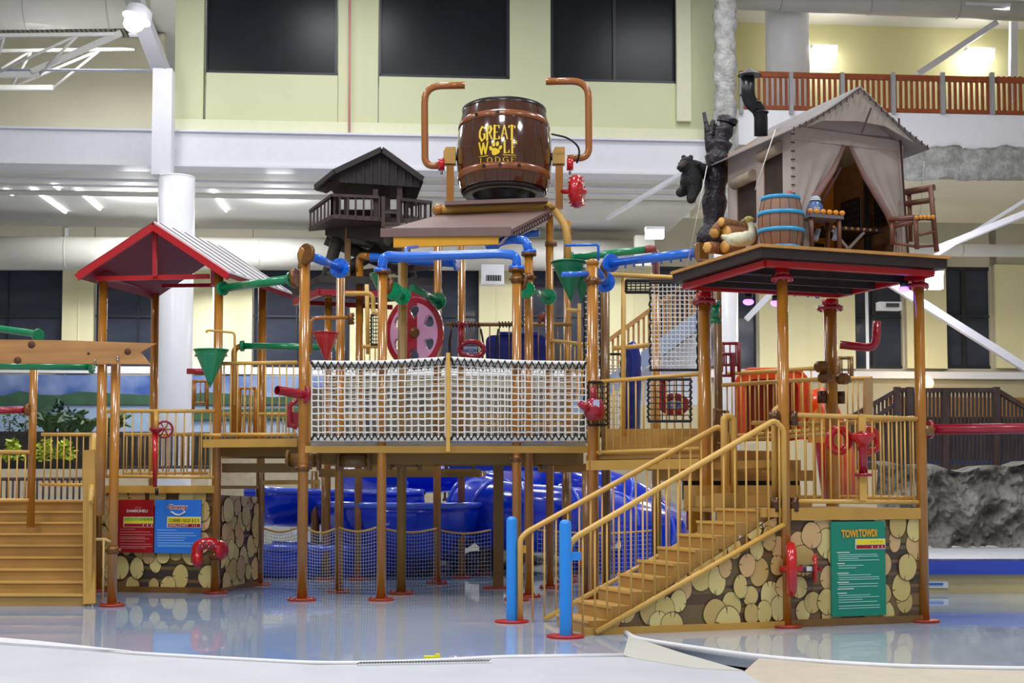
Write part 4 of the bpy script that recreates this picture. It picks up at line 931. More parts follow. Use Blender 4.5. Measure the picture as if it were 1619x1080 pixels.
# rope nets
def rope_net(name, label, fn, nu, nv, r, m, lace=True, border=True, cat='rope net', group=None, lm=None):
    """fn(u,v)->point; vertical strands nu, horizontal nv"""
    t = thing(name, label, cat, fn(.5,0), group); q = MB()
    for i in range(nu+1):
        u = i/nu; q.tube([fn(u+.0012*math.sin(i*7+j*2.1), j/10) for j in range(11)], r, 5, False, True)
    for j in range(nv+1):
        v = j/nv; q.tube([fn(k/24, v+.004*math.sin(k*2.3+j)) for k in range(25)], r, 5, False, True)
    q.build('mesh', m, t)
    if border:
        for v in (0, 1):
            q = MB(); q.tube([fn(k/40, v) for k in range(41)], r*(3.6 if lace else 2.6), 8); q.build('edge_rope', lm or m, t)
    if lace:
        for v, w in ((1,.925),(0,.065)):
            q = MB(); n = int(nu*1.0)
            pts = []
            for k in range(n*2+1): pts.append(fn(min(1,k/(2*n)), (v + (.012 if v else -.012)) if k % 2 == 0 else w)+Vector((0,-.05 if k % 2 == 0 else -.02,0)))
            q.tube(pts, r*1.9, 5, False, False); q.build('lacing', bnet_m, t)
    return t
def bay(x0, x1, Y, yb, y0, y1, sag, bulge=.10):
    def fn(u, v):
        x = x0+(x1-x0)*u; yt = y0+(y1-y0)*u + sag*math.sin(PI*u)
        p = P(x, yb+(yt-yb)*v, Y); return p+Vector((0, -bulge*math.sin(PI*v)*math.sin(PI*u)*1.0, 0))
    return fn
rope_net('rope_net', 'left bay of the white rope net with black lacing', bay(493,704,19.85,694,574,568,3), 20, 12, .0105, net_m, group='white rope nets of the bridge')
rope_net('rope_net', 'right bay of the white rope net with black lacing', bay(713,926,19.85,694,568,575,2), 20, 12, .0105, net_m, group='white rope nets of the bridge')
rope_net('rope_net', 'rear white rope net seen through the left bay', bay(510,704,22.0,694,578,574,3), 18, 11, .0075, net_m, group='white rope nets of the bridge')
rope_net('rope_net', 'rear white rope net seen through the right bay', bay(713,915,22.0,694,574,580,3), 18, 11, .0075, net_m, group='white rope nets of the bridge')
q = MB(); a, b = P(708.5,714,19.8), P(708.5,558,19.8); q.beam(a, b, .055, .055); tag(q.build('net_post', rail_m), 'slim yellow square post joining both bays of the white net', 'post')
q = MB(); a, b = P(488,700,20.1), P(489,572,20.1); q.beam(a, b, .08, .06); tag(q.build('net_post', rail_m), 'yellow square post at the left end of the white net', 'post')
for y, x0, x1, l in ((660,500,920,'upper'),(672,740,890,'lower')):
    q = MB(); q.beam(P(x0,y,23.2), P(x1,y,23.2), .06, .09); tag(q.build('rear_beam', tan_m), '%s tan beam seen behind the white rope nets' % l, 'beam')
t = MB(); t.box((P(800,680,24.3).x, 24.3, 2.1), (1.9,.7,.5)); tag(t.build('slide_start', slide_m), 'blue slide entry tub behind the white rope net', 'slide')
# top pipes
def ring(label, c, axis, R=.13, m=brass_m, th=.06, name='pipe_flange'):
    t = thing(name, label, 'flange', c, 'bolted pipe flanges'); q = MB(); q.cyl(Vector(c)-Vector(axis).normalized()*th/2, Vector(c)+Vector(axis).normalized()*th/2, R, 24); dk = q.build('disc', m, t)
    x, y, a = basis(Vector(axis))
    for k in range(8):
        d = (x*math.cos(k*PI/4)+y*math.sin(k*PI/4))*R*.84; q = MB(); q.cyl(Vector(c)+d-a*(th/2+.015), Vector(c)+d+a*(th/2+.015), .014, 6); q.build('bolt', metal_m if m is not brass_m else m, dk)
    return t
A = P(484,402,19.97)
pipe('blue_pipe', 'short blue pipe between the tall left pole and the next pole', [(487,403,19.95),(537,424,21.2)], .066, blue_m, flanges=(-1,), group='blue pipes of the play structure', fR=.15)
ring('brown bolted flange on top of the tall left pole', P(484,402,19.9), (1,1.2,-.2), .15)
pipe('elbow_pipe', 'tan elbow on top of the tall left pole', [(479,425,19.97),(480,396,19.97),(486,402,19.95)], .072, pole_m, fil=.1)
ring('brown flange where the green pipe meets the tall left pole', P(466,440,20.05), (1,-.2,.1), .14)
pipe('blue_pipe', 'large bright blue arch spanning the two front poles', [(604,428,19.97),(606,404,19.97),(640,406,19.97),(790,401,19.97),(817,404,19.97),(817,424,19.97)], .066, blue_m, flanges=(0,-1), fil=.26, group='blue pipes of the play structure')
pipe('blue_pipe', 'blue pipe behind the big arch running left from the bent pole', [(586,407,24.0),(722,416,23.6)], .075, blue_m, flanges=(-1,), group='blue pipes of the play structure')
pipe('elbow_pipe', 'tan elbow joining a bent pole to the rear blue pipe', [(568,430,24.4),(568,404,24.4),(583,406,24.1)], .062, pole_m, fil=.3)
pipe('blue_pipe', 'blue pipe bending down onto the pole right of the canopy', [(770,392,20.9),(800,378,20.8),(832,380,20.6),(836,399,20.6)], .064, blue_m, flanges=(-1,), fil=.3, group='blue pipes of the play structure')
pipe('blue_pipe', 'upper blue pipe beneath the canopy right end', [(770,402,22.4),(800,374,22.4),(853,368,22.3)], .06, blue_m, fil=.3, group='blue pipes of the play structure')
pipe('blue_pipe', 'thin short blue bracket pipe above the big blue arch', [(642,404,19.98),(642,392,20.3),(660,390,20.6)], .025, blue_m, fil=.06, group='blue pipes of the play structure')
pipe('blue_pipe', 'long blue spray pipe with nozzles rising to the tent platform', [(966,416,19.8),(1103,399,18.0)], .06, blue_m, flanges=(0,), nozz=9, group='blue pipes of the play structure', fR=.13)
ring('dark flange where the nozzle pipe meets the tent platform', P(1107,399,17.9), (1,-.6,.1), .13, poled_m)
pipe('blue_pipe', 'blue spray pipe with nozzles running beneath the tent platform', [(1135,449,19.0),(1292,461,19.3)], .055, blue_m, flanges=(-1,), nozz=7, group='blue pipes of the play structure')
pipe('blue_pipe', 'thin blue pipe loop above the green cone', [(893,388,21),(946,387,21),(946,412,21)], .02, blue_m, fil=.04, group='blue pipes of the play structure')
pipe('blue_pipe', 'short blue spout left of the thick pole', [(888,434,19.0),(930,433,19.1)], .035, blue_m, group='blue pipes of the play structure')
pipe('blue_pipe', 'short fat blue pipe right of the thick pole', [(942,430,19.3),(956,446,20.4)], .07, blue_m, flanges=(-1,), group='blue pipes of the play structure', fR=.15)
pipe('elbow_pipe', 'brown elbow behind the thick pole feeding the nozzle pipe', [(955,440,20.2),(954,418,20.1),(964,416,19.9)], .06, poled_m, fil=.2)
pipe('green_pipe', 'dark green pipe rising right to a brown elbow', [(904,408,22.8),(1020,395,22.8)], .06, green_m, flanges=(0,), group='green pipes of the play structure')
pipe('elbow_pipe', 'reddish brown elbow at the right end of the dark green pipe', [(1019,395,22.8),(1032,393,22.8),(1037,400,23.2),(1037,432,24)], .062, mat('elbow_red_brown','#93433c',.35), fil=.15)
pipe('green_pipe', 'short green pipe with two bolted flanges right of the left arch pole', [(622,460,20.4),(636,468,21.0)], .05, green_m, flanges=(0,-1), group='green pipes of the play structure', fR=.13)
pipe('green_pipe', 'green pipe with bolted flanges above the pink wheel', [(652,455,21.6),(692,476,23.0)], .055, green_m, flanges=(-1,), group='green pipes of the play structure', fR=.14)
pipe('green_pipe', 'short green pipe with two bolted flanges right of the right arch pole', [(832,458,20.4),(867,469,22.2)], .045, green_m, flanges=(0,-1), group='green pipes of the play structure', fR=.125)
ring('tan flange on the left arch pole facing the green pipe', P(612,452,20.1), (1,.6,-.2), .13)
ring('brown flange on the right arch pole facing the green pipe', P(824,446,20.1), (1,.6,-.2), .13)
pipe('green_pipe', 'small green fitting on the pole beneath the tent platform', [(1131,480,18.4),(1131,508,18.4)], .05, green_m, flanges=(0,-1), group='green pipes of the play structure', fR=.08)
cone_bucket('large dark green cone bucket left of the thick pole', (872,418), (926,413), (902,476), 20.2, mat('cone_dark_green', '#08744c', .35), depth=.3)
cone_bucket('dark green funnel partly hidden by the thick pole', (908,440), (936,437), (919,478), 20.6, mat('cone_dark_green', '#08744c', .35), depth=.15)
cone_bucket('small green cone bucket behind the left arch pole', (585,434), (612,436), (600,466), 21.3, green_m)
cone_bucket('red cone tipping bucket hanging left of the pole above the net', (495,527), (535,527), (516,574), 20.9, red_m)
pipe('spray_arm', 'tan bent arm over the red cone bucket', [(491,560,20.9),(491,503,20.9),(543,502,21.2),(553,503,21.3)], .028, pole_m, fil=.12)
ring('tan octagonal knob beside the arm over the red cone', P(555,504,21.3), (1,0,0), .09)
pipe('tan_pipe', 'yellow tan bent pipe left of the left arch pole', [(546,464,22),(585,464,22),(590,470,22),(590,494,22),(602,496,21)], .035, rail_m, fil=.12)
railing('small yellow railing left of the arch pole above the net', (572,548,22.6), (606,548,22.6), 585, 4, rail_m)
q = MB(); q.tube([P(580,450,22.8), P(582,560,22.8)], .035, 10); tag(q.build('thin_post', rail_m), 'thin yellow post between the bent pole and the arch pole', 'post')
# black net pieces beside
def black_net(label, x0, x1, y0, y1, Y0, Y1, nu, nv, m=bnet_m, r=.007, group='black edged rope nets'):
    def fn(u, v):
        a, b = P(x0, y1+(y0-y1)*v, Y0), P(x1, y1+(y0-y1)*v, Y1); return a.lerp(b, u)+Vector((0,-.03*math.sin(PI*u)*math.sin(PI*v),0))
    t = rope_net('rope_net', label, fn, nu, nv, r, m, lace=False, border=True, group=group, lm=bnet_m)
    for u in (0, 1):
        q = MB(); q.tube([fn(u, k/20)+Vector((.012*math.sin(k*2.4),0,0)) for k in range(21)], r*2.4, 6); q.build('side_rope', bnet_m, t)
    return t
black_net('small black net with slanting ropes left of the pink wheel', 587, 606, 498, 545, 22.4, 22.2, 5, 8)
# pink wheel
cu = bpy.data.curves.new('wheel_face', 'CURVE'); cu.dimensions = '2D'; cu.fill_mode = 'BOTH'; cu.extrude = .045; cu.bevel_depth = .015; cu.resolution_u = 6
def spl(pts):
    s = cu.splines.new('POLY'); s.points.add(len(pts)-1)
    for i, (x, y) in enumerate(pts): s.points[i].co = (x, y, 0, 1)
    s.use_cyclic_u = True
WR = .50
spl([(WR*math.cos(2*PI*k/60), WR*math.sin(2*PI*k/60)) for k in range(60)])
for h in range(6):
    a0 = h*PI/3+PI/6
    pts = []
    for k in range(20):
        b = 2*PI*k/20; rr = .30+.105*math.cos(b); tt = .30*math.sin(b)*(1+.25*math.cos(b))
        pts.append((rr*math.cos(a0+tt), rr*math.sin(a0+tt)))
    spl(pts)
ob = bpy.data.objects.new('tmp_wheel', cu); COL.objects.link(ob); dg = bpy.context.evaluated_depsgraph_get()
me = bpy.data.meshes.new_from_object(ob.evaluated_get(dg)); bpy.data.objects.remove(ob)
wc = P(656,527,22.6); t = thing('spinning_wheel', 'large red and pink spinning wheel with six oval holes', 'wheel', wc)
me.materials.clear()
wmx = bpy.data.materials.new('wheel_red_pink'); wmx.use_nodes = True; n2 = wmx.node_tree; b2 = n2.nodes['Principled BSDF']; b2.inputs['Roughness'].default_value = .25; b2.inputs['Coat Weight'].default_value = .5
def nd(op, a, b=None):
    m_ = n2.nodes.new('ShaderNodeMath'); m_.operation = op
    for i_, v_ in enumerate((a, b)):
        if v_ is None: continue
        if isinstance(v_, (int, float)): m_.inputs[i_].default_value = v_
        else: n2.links.new(v_, m_.inputs[i_])
    return m_.outputs[0]
tc2 = n2.nodes.new('ShaderNodeTexCoord'); sx = n2.nodes.new('ShaderNodeSeparateXYZ'); n2.links.new(tc2.outputs['Object'], sx.inputs[0])
ln2 = n2.nodes.new('ShaderNodeVectorMath'); ln2.operation = 'LENGTH'; n2.links.new(tc2.outputs['Object'], ln2.inputs[0])
inside = nd('LESS_THAN', ln2.outputs['Value'], .43)
fac = nd('MULTIPLY', inside, nd('MAXIMUM', nd('GREATER_THAN', sx.outputs[0], .06), nd('LESS_THAN', sx.outputs[0], -.24)))
mx = n2.nodes.new('ShaderNodeMix'); mx.data_type = 'RGBA'; mx.inputs[6].default_value = lin('#a8102a'); mx.inputs[7].default_value = lin('#e0a4cc'); n2.links.new(fac, mx.inputs[0]); n2.links.new(mx.outputs[2], b2.inputs['Base Color'])
me.materials.append(wmx)
for p_ in me.polygons: p_.material_index = 0
o = bpy.data.objects.new('wheel_disc', me); COL.objects.link(o); o.parent = t; o.rotation_euler = (PI/2, 0, math.radians(-14)); o.scale = (.93, 1.13, 1)
q = MB(); q.lathe(wc, [(.001,-.1),(.07,-.1),(.09,-.05),(.09,.05),(.001,.05)], 20, (0,1,0)); q.build('hub', brass_m, t)
q = MB(); q.cyl(wc+Vector((0,.05,0)), wc+Vector((0,.5,0)), .05, 14); q.build('axle', brass_m, t)
# rear upper railings & toys
railing('brown railing high behind the net bridge, right of the pink wheel', (705,513,25), (905,513,25), 578, 13, olive_m, .035, .01)
for x0, l in ((716,'left'),(790,'right')):
    t = thing('rope_loops', 'dark rope loops hung on the rear railing, %s pair' % l, 'rope', P(x0,512,24.95)); q = MB()
    for k in range(9): q.torus(P(x0+k*5,513,24.97), .05, .012, (1,0,.2), 12, 5)
    q.build('wraps', seam_m, t)
    q = MB(); q.tube(fillet([P(x0-2,520,24.9), P(x0-6,545,24.9), P(x0-4,575,24.9)], .2), .02, 6); q.tube(fillet([P(x0+44,520,24.9), P(x0+49,545,24.9), P(x0+46,575,24.9)], .2), .02, 6); q.build('hanging_ends', bnet_m, t)
def five_toy(label, cx, cy, s_, Y, m=dred_m):
    t = thing('red_water_toy', label, 'water toy', P(cx, cy+30*s_, Y), 'red looped water toys'); W_ = lambda x, y, d=0: P(cx+x*s_, cy+y*s_, Y+d)
    q = MB(); q.tube([W_(-14,-34), W_(-14,8)], .05*s_, 12); q.build('stem', m, t)
    pts = [W_(4+20*math.cos(k*PI/14), 8+13*math.sin(k*PI/14)) for k in range(29)]; q = MB(); q.tube(pts, .05*s_, 12, False); q.build('loop_tube', m, t)
    q = MB(); q.box(W_(2,9,.0), (.26*s_,.03,.12*s_)); q.build('plate', mat('toy_plate', '#b8c4e4', .4), t)
    q = MB(); text_geo(q, 'HICON', W_(2,13,-.03), (1,0,0), (0,0,1), .07*s_, .26*s_, bold=.02); q.build('lettering', mat('toy_letter_blue', '#27408c', .4), t)
    q = MB(); q.lathe(W_(-10,-34), [(.001,-.03),(.08*s_,-.03),(.08*s_,.03),(.001,.03)], 14); q.build('cap', m, t); return t
five_toy('red looped water toy on the rear railing behind the white net', 742, 545, .95, 24.7)
five_toy('red looped water toy with pale plate in the black edged net', 1062, 632, .95, 18.5)
t = thing('blue_climb_panel', 'dark blue rounded panel behind the rear railing', 'panel', P(820,575,25.4))
q = MB(); a, b = P(768,578,25.4), P(864,530,25.4); c = (a+b)/2; h = (b.z-a.z)/2; w_ = (b.x-a.x)/2; pts = []
for cx_, cz_, s0 in ((w_-.12,h-.12,0),(-w_+.12,h-.12,PI/2),(-w_+.02,-h,PI),(w_-.02,-h,1.5*PI)):
    for k in range(6):
        an = s0+k*PI/10; rr = .12 if cz_ > 0 else .02; pts.append(c+Vector((cx_+rr*math.cos(an), 0, cz_+rr*math.sin(an))))
q.prism(pts, (0,.1,0)); q.build('panel', mat('deep_blue', '#1a2580', .25), t)
q = MB(); q.tube([P(790,528,25.3), P(850,528,25.3)], .04, 8); q.build('rim', mat('deep_blue', '#1a2580', .25), t)
railing('small tan railing right of the brown canopy pole', (870,538,22.4), (926,545,21.4), 580, 5, rail_m)
t = thing('valve_cluster', 'brown valve cluster on the pole behind the right net bay', 'valve', P(862,508,23))
q = MB(); q.tube([P(852,498,23), P(862,506,23), P(872,512,23)], .05, 10); q.flange(P(856,503,22.9), (1,0,-.5), .1, .04); q.build('body', mat('elbow_red_brown','#93433c',.35), t)
# canopy
ca, cb, cc, cd = P(602,365,20.9), P(808,363,20.5), P(868,333,22.3), P(700,338,22.6)
t = thing('canopy', 'sloping brown canopy roof with yellow fascia below the barrel', 'canopy', P(705,390,21))
quad_slab([ca, cb, cc, cd], .07).build('roof_sheet', canopy_m, t)
q = MB(); q.beam(ca-Vector((0,.01,.03)), cb-Vector((0,.01,.03)), .03, .13); q.build('front_edge', canopy_m, t)
q = MB(); q.prism([P(622,374,20.86), P(789,372,20.55), P(788,386,20.55), P(622,391,20.86)], (0,.06,0)); q.build('fascia', yfascia_m, t)
q = MB(); q.prism([P(808,368,20.5), P(868,336,22.3), P(866,352,22.3), P(790,388,20.6)], (-.03,0,0)); q.build('gable_sheet', mat('canopy_side_grey','#b7aca6',.6), t)
for k in range(15):
    c = (cb-Vector((0,0,.05))).lerp(cc-Vector((0,0,.03)), (k+.5)/15); q = MB(); q.torus(c+Vector((.04,0,-.03)), .045, .01, (1,.5,0), 12, 5); q.build('edge_loop', seam_m, t)
t = thing('canopy_beam', 'thick tan horizontal beam with plank between canopy and barrel', 'beam', P(790,335,22.5))
q = MB(); q.tube([P(693,332,22.5), P(872,326,22.4)], .075, 16); q.build('tube', tan_m, t)
q = MB(); q.ball(P(693,332,22.5), .1, 14); q.build('end_cap', pole_m, t)
q = MB(); q.prism([P(703,324,22.2), P(866,318,22.1), P(866,318,22.1)+Vector((0,.6,.03)), P(703,324,22.2)+Vector((0,.6,.03))], (0,0,.06)); q.build('plank', canopy_m, t)
q = MB(); q.tube(fillet([P(872,326,22.4), P(897,360,22.2), P(897,420,22.2)], .2), .06, 14); q.build('brace', tan_m, t)
q = MB(); q.flange(P(870,330,22.4), (0,0,1), .12, .05); q.flange(P(871,386,22.4), (0,0,1), .1, .05); q.build('coupling', poled_m, t)
# barrel frame and barrel
YB = 22.8; bc = P(797,308,YB); bt = P(797,172,YB)
for px, py1, l, sgn in ((712,322,'left',-1),(884,330,'right',1)):
    t = thing('barrel_support', '%s square post and bearing holding the big barrel' % l, 'support', P(px,py1,YB))
    q = MB(); q.beam(P(px,py1,YB), P(px,262,YB), .12, .12); q.build('post', pole_m, t)
    z0 = P(px, 248, YB); q = MB(); q.prism([z0+Vector((-.11,-.1,-.13)), z0+Vector((.09,-.1,-.13)), z0+Vector((.09,-.1,.14)), z0+Vector((-.07,-.1,.14)), z0+Vector((-.11,-.1,.06))], (0,.2,0)); q.build('bearing_cover', tan_m, t)
    q = MB(); q.cyl(z0-Vector((sgn*.02,0,0)), P(797-(-sgn)*(66),248,YB), .06, 14); q.build('axle', black_m, t)
t = thing('tipping_barrel', 'huge glossy brown tipping barrel with yellow GREAT WOLF LODGE lettering', 'barrel', bc)
H = bt.z-bc.z
def brad(z): # z 0..1
    return .655+.115*math.sin(PI*min(1,max(0,z*.86+.10)))
prof = [(.50,.03),(.60,.0),(brad(0),.03)]+[(brad(k/24), H*k/24) for k in range(1,25)]+[(brad(1)-.05,H),(brad(1)-.06,H-.05),(.50,.25),(.001,.25)]
tilt = Matrix.Rotation(math.radians(-5), 3, 'X')
def bar(mb, prof_, n=64): 
    o = len(mb.v); mb.lathe((0,0,0), prof_, n)
    for i in range(o, len(mb.v)): mb.v[i] = bc + tilt @ mb.v[i]
q = MB(); bar(q, prof[2:]+[]); q.build('staves', barrel_m, t)
q = MB(); bar(q, [(.655,.06),(.67,.0),(.64,-.03),(.52,-.03),(.50,.01),(.50,.3),(.001,.3)]); q.build('bottom_ring', rim_m, t)
q = MB(); bar(q, [(brad(1)+.015,H-.06),(brad(1)+.02,H),(brad(1)-.05,H+.01)]); q.build('top_ring', rim_m, t)
for z0, z1 in ((.145,.225),(.765,.84)):
    q = MB(); bar(q, [(brad(z0)+.001,H*z0),(brad(z0)+.016,H*z0+.005),(brad((z0+z1)/2)+.018,H*(z0+z1)/2),(brad(z1)+.016,H*z1-.005),(brad(z1)+.001,H*z1)]); q.build('hoop', bhoop_m, t)
for k in range(22):
    a = 2*PI*k/22; q = MB(); n_ = len(q.v)
    q.tube([Vector(((brad(j/12)+.001)*math.cos(a), (brad(j/12)+.001)*math.sin(a), H*j/12)) for j in range(13)], .003, 4)
    for i in range(len(q.v)): q.v[i] = bc + tilt @ q.v[i]
    q.build('stave_joint', mat('joint_dark', '#3a1c0e', .3), t)
for a, z in ((-2.0,.185),(-1.65,.185),(-1.25,.185),(-2.2,.80),(-1.7,.80)):
    q = MB(); c = Vector(((brad(z)+.022)*math.cos(a), (brad(z)+.022)*math.sin(a), H*z)); c = bc+tilt@c; q.box(c, (.045,.03,.05), a+PI/2); q.build('rivet', black_m, t)
A0 = -PI/2 - .14
def on_barrel(a, z, off=.012):
    zz = z/H; r = brad(zz)+off; th = A0 + a/r; return bc + tilt @ Vector((r*math.cos(th), r*math.sin(th), z))
def zpx(py): return P(797,py,22.06).z-bc.z-.05
def glyphs(q, word, x0, cw, z0, h, gap=.02):
    G = {'G': [((.95,.82),(.5,1),(.08,.7),(.06,.3),(.45,0),(.9,.15),(.9,.45)), ((.6,.45),(1.0,.45))],
     'R': [((.15,0),(.15,1)), ((.15,.97),(.65,.97),(.85,.75),(.6,.5),(.15,.5)), ((.5,.5),(.95,.02))],
     'E': [((.15,0),(.15,1)), ((.15,.97),(.85,.97),(.87,.8)), ((.15,.5),(.65,.5)), ((.15,.03),(.88,.03),(.9,.2))],
     'A': [((.02,.02),(.5,1)), ((.5,1),(.98,.02)), ((.22,.38),(.78,.38))],
     'T': [((.5,0),(.5,1)), ((.02,.82),(.04,.96),(.96,.96),(.98,.82)), ((.3,.02),(.7,.02))],
     'W': [((.0,.97),(.28,.02)), ((.28,.02),(.5,.9)), ((.5,.9),(.74,.02)), ((.74,.02),(1,.97))],
     'L': [((.2,0),(.2,1)), ((.2,.03),(.88,.03),(.9,.22)), ((.02,.97),(.4,.97))],
     'F': [((.2,0),(.2,1)), ((.2,.97),(.88,.97),(.9,.78)), ((.2,.5),(.65,.5)), ((.02,.03),(.42,.03))],
     'O': [((.5,1),(.12,.8),(.05,.5),(.12,.2),(.5,0),(.88,.2),(.95,.5),(.88,.8),(.5,1))],
     'D': [((.15,0),(.15,1)), ((.15,.97),(.6,.95),(.92,.7),(.92,.3),(.6,.05),(.15,.03))]}
    for i, ch in enumerate(word):
        if ch == ' ': continue
        for st_ in G[ch]:
            thick = .030 if abs(st_[0][0]-st_[-1][0]) < .3*(1) or len(st_) > 4 else .018
            for p_, q_ in zip(st_[:-1], st_[1:]):
                a = (x0+i*(cw+gap)+p_[0]*cw, z0+p_[1]*h); b = (x0+i*(cw+gap)+q_[0]*cw, z0+q_[1]*h)
                dx, dz = b[0]-a[0], b[1]-a[1]; L_ = math.hypot(dx, dz) or 1; tw = thick*h/.26/2*(1.25 if abs(dz) > abs(dx) else .7)
                nx, nz = -dz/L_*tw, dx/L_*tw; ex, ez = dx/L_*tw*.6, dz/L_*tw*.6
                q.poly([on_barrel(a[0]-ex+nx, a[1]-ez+nz), on_barrel(b[0]+ex+nx, b[1]+ez+nz), on_barrel(b[0]+ex-nx, b[1]+ez-nz), on_barrel(a[0]-ex-nx, a[1]-ez-nz)])
q = MB(); glyphs(q, 'GREAT', -.295, .10, zpx(221), .235); q.build('lettering_great', ytext_m, t)
q = MB(); glyphs(q, 'W', -.30, .15, zpx(243), .20); q.build('lettering_w', ytext_m, t); q = MB(); glyphs(q, 'LF', .10, .10, zpx(243), .20); q.build('lettering_lf', ytext_m, t)
q = MB(); glyphs(q, 'LODGE', -.29, .085, zpx(257.5), .085, .042); q.build('lettering_lodge', ytext_m, t)
q = MB(); q.poly([on_barrel(-.30, zpx(246.5)), on_barrel(-.14, zpx(246.5)), on_barrel(-.14, zpx(245.5)), on_barrel(-.30, zpx(245.5))]); q.poly([on_barrel(.09, zpx(246.5)), on_barrel(.30, zpx(246.5)), on_barrel(.30, zpx(245.5)), on_barrel(.09, zpx(245.5))]); q.build('lettering_rule', ytext_m, t)
def blob(q, cx_, cz_, rx, rz, rot=0, sh=0):
    pts = []
    for k in range(18):
        a = 2*PI*k/18; r_ = 1+sh*math.sin(3*a+PI/2); x = rx*math.cos(a)*r_; z = rz*math.sin(a)*r_
        pts.append(on_barrel(cx_+x*math.cos(rot)-z*math.sin(rot), cz_+x*math.sin(rot)+z*math.cos(rot), .016))
    q.poly(pts)
z5 = zpx(245)
for args in ((-.025, z5+.045, .066, .058, 0, .12), (-.098, z5+.10, .025, .038, .35), (-.052, z5+.165, .025, .042, .12), (.008, z5+.165, .025, .042, -.15), (.055, z5+.105, .024, .038, -.5)):
    q = MB(); blob(q, *args); q.build('paw_mark', ytext_m, t)
# feed pipes
for pts, l in (([(700,262,YB),(672,262,YB),(671,136,YB),(735,135,YB)],'left copper brown feed pipe bending over the barrel'), ([(897,250,YB),(931,250,YB),(930,128,YB),(863,129,YB)],'right copper brown feed pipe bending over the barrel')):
    t = pipe('feed_pipe', l, pts, .058, mat('copper_paint', '#a4622a', .25, coat=.5), fil=.28, group='feed pipes over the barrel')
for px, Yv, l in ((698,YB-.05,'left'),(901,YB-.05,'right')):
    t = thing('red_coupling', 'red pipe coupling with thumbscrew beside the barrel, %s one' % l, 'coupling', P(px,272,Yv))
    q = MB(); q.cyl(P(px-5,260,Yv), P(px+5,260,Yv), .1, 18); q.build('sleeve', red_m, t)
    q = MB(); q.cyl(P(px,262,Yv), P(px,276,Yv), .02, 8); q.build('screw', metal_m, t)
q = MB(); q.tube(fillet([P(872,212,YB-.4), P(900,218,YB-.3), P(918,235,YB-.2), P(912,258,YB-.1)], .25), .016, 8); tag(q.build('black_hose', black_m), 'thin black hose curving from the barrel to the right coupling', 'hose')
valve('big red bolted valve below the right feed pipe', P(912,303,22.6), (1,-.25,0), .27, red_m, 12, 'red_valve', .11, .16)
q = MB(); q.cyl(P(884,303,YB), P(905,303,22.65), .04, 12); tag(q.build('red_axle', red_m), 'short red axle from the barrel post to the valve wheel', 'axle')
# ---- lookout tower
YT = 25.0
t = thing('lookout_cabin', 'dark timber lookout cabin with railed balcony and gabled roof', 'cabin', P(580,372,YT))
W_ = lambda x, y, d=0: P(x, y, YT+d)
q = MB(); f1, f2, f3, f4 = W_(488,368,-.2), W_(606,349,-1.0), W_(676,356,.6), W_(560,366,1.6)
q.prism([W_(488,366,0), W_(525,345,-1.0), W_(640,352,-1.0), W_(680,352,.3), W_(640,345,1.6), W_(530,345,1.6)], (0,0,.07)); q.build('floor', brown_m, t)
q = MB(); q.prism([W_(514,372,-.2), W_(606,384,-.6), W_(606,350,-.6), W_(514,352,-.2)], (.3,1.6,0)); q.build('base_box', dbrown_m, t)
rz = [((491,334,0),(525,309,-1.0),366,6),((525,309,-1.0),(600,312,-1.0),343,6),((632,315,-1.0),(681,320,.3),350,5),((681,320,.3),(643,325,1.4),348,5)]
for a, b, yb, n_ in rz:
    A, B = P(a[0],a[1],YT+a[2]), P(b[0],b[1],YT+b[2]); hgt = .37 if a[0] != 491 else .34
    q = MB(); q.beam(A, B, .06, .05); q.build('handrail', brown_m, t)
    for k in range(n_+1):
        c = A.lerp(B, k/n_); q = MB(); q.beam(c, c-Vector((0,0,hgt)), .03, .03); q.build('baluster', brown_m, t)
for x, d_, y0_, y1_ in ((527,-.9,310,345),(548,-.5,296,345),(594,-.9,300,347),(613,-.6,296,350),(632,-.9,296,352),(642,-.3,292,350),(535,1.2,300,345),(600,1.2,300,345)):
    q = MB(); q.beam(W_(x,y1_,d_), W_(x,y0_,d_), .085, .085); q.build('post', brown_m, t)
for y in (336,354):
    q = MB(); q.beam(W_(606,y,-1.1), W_(632,y,-1.1), .05, .05); q.build('step_rung', brown_m, t)
for x in (606,630):
    q = MB(); q.beam(W_(x,360,-1.1), W_(x,311,-1.1), .06, .06); q.build('step_rail', brown_m, t)
q = MB(); q.box(W_(580,338,.3), (1.1,.06,.14)); q.box(W_(580,297,.3), (1.25,1.5,.12)); q.build('wall_board', brown_m, t)
# roof
pk = W_(604,237,-1.1); el = W_(536,268,-1.1); er = W_(669,284,-1.1); bk = W_(604,237,-1.1)+Vector((-.35,2.4,0)); ll = W_(499,296,.2); lb2 = W_(512,306,1.3)
q = MB(); th = Vector((0,0,-.05))
rb_ = er+Vector((-.35,2.4,0))
q.prism([pk, er, rb_, bk], th); q.prism([pk, W_(530,272,-1.1), W_(499,297,-.2), W_(510,300,1.4), bk], th); q.build('roof_panels', shing_m, t)
q = MB(); q.prism([W_(604,240,-1.0), W_(664,285,-1.0), W_(662,296,-1.0), W_(536,288,-1.0), W_(536,270,-1.0)], (0,.06,0)); q.build('gable_boards', shing_m, t)
for x in (548,560,574,587,600,613,626,639,650):
    yt = 240+abs(x-604)*.72+2; yb = 289+(x-536)*.055; q = MB(); q.beam(W_(x,yb,-1.04), W_(x,yt,-1.04), .02, .02); q.build('board_batten', dbrown_m, t)
for a, b in ((pk,er),(pk,W_(530,272,-1.1)),(W_(530,272,-1.1),W_(499,297,-.2))):
    q = MB(); q.beam(a+Vector((0,-.04,0)), b+Vector((0,-.04,0)), .05, .09); q.build('barge_board', dbrown_m, t)
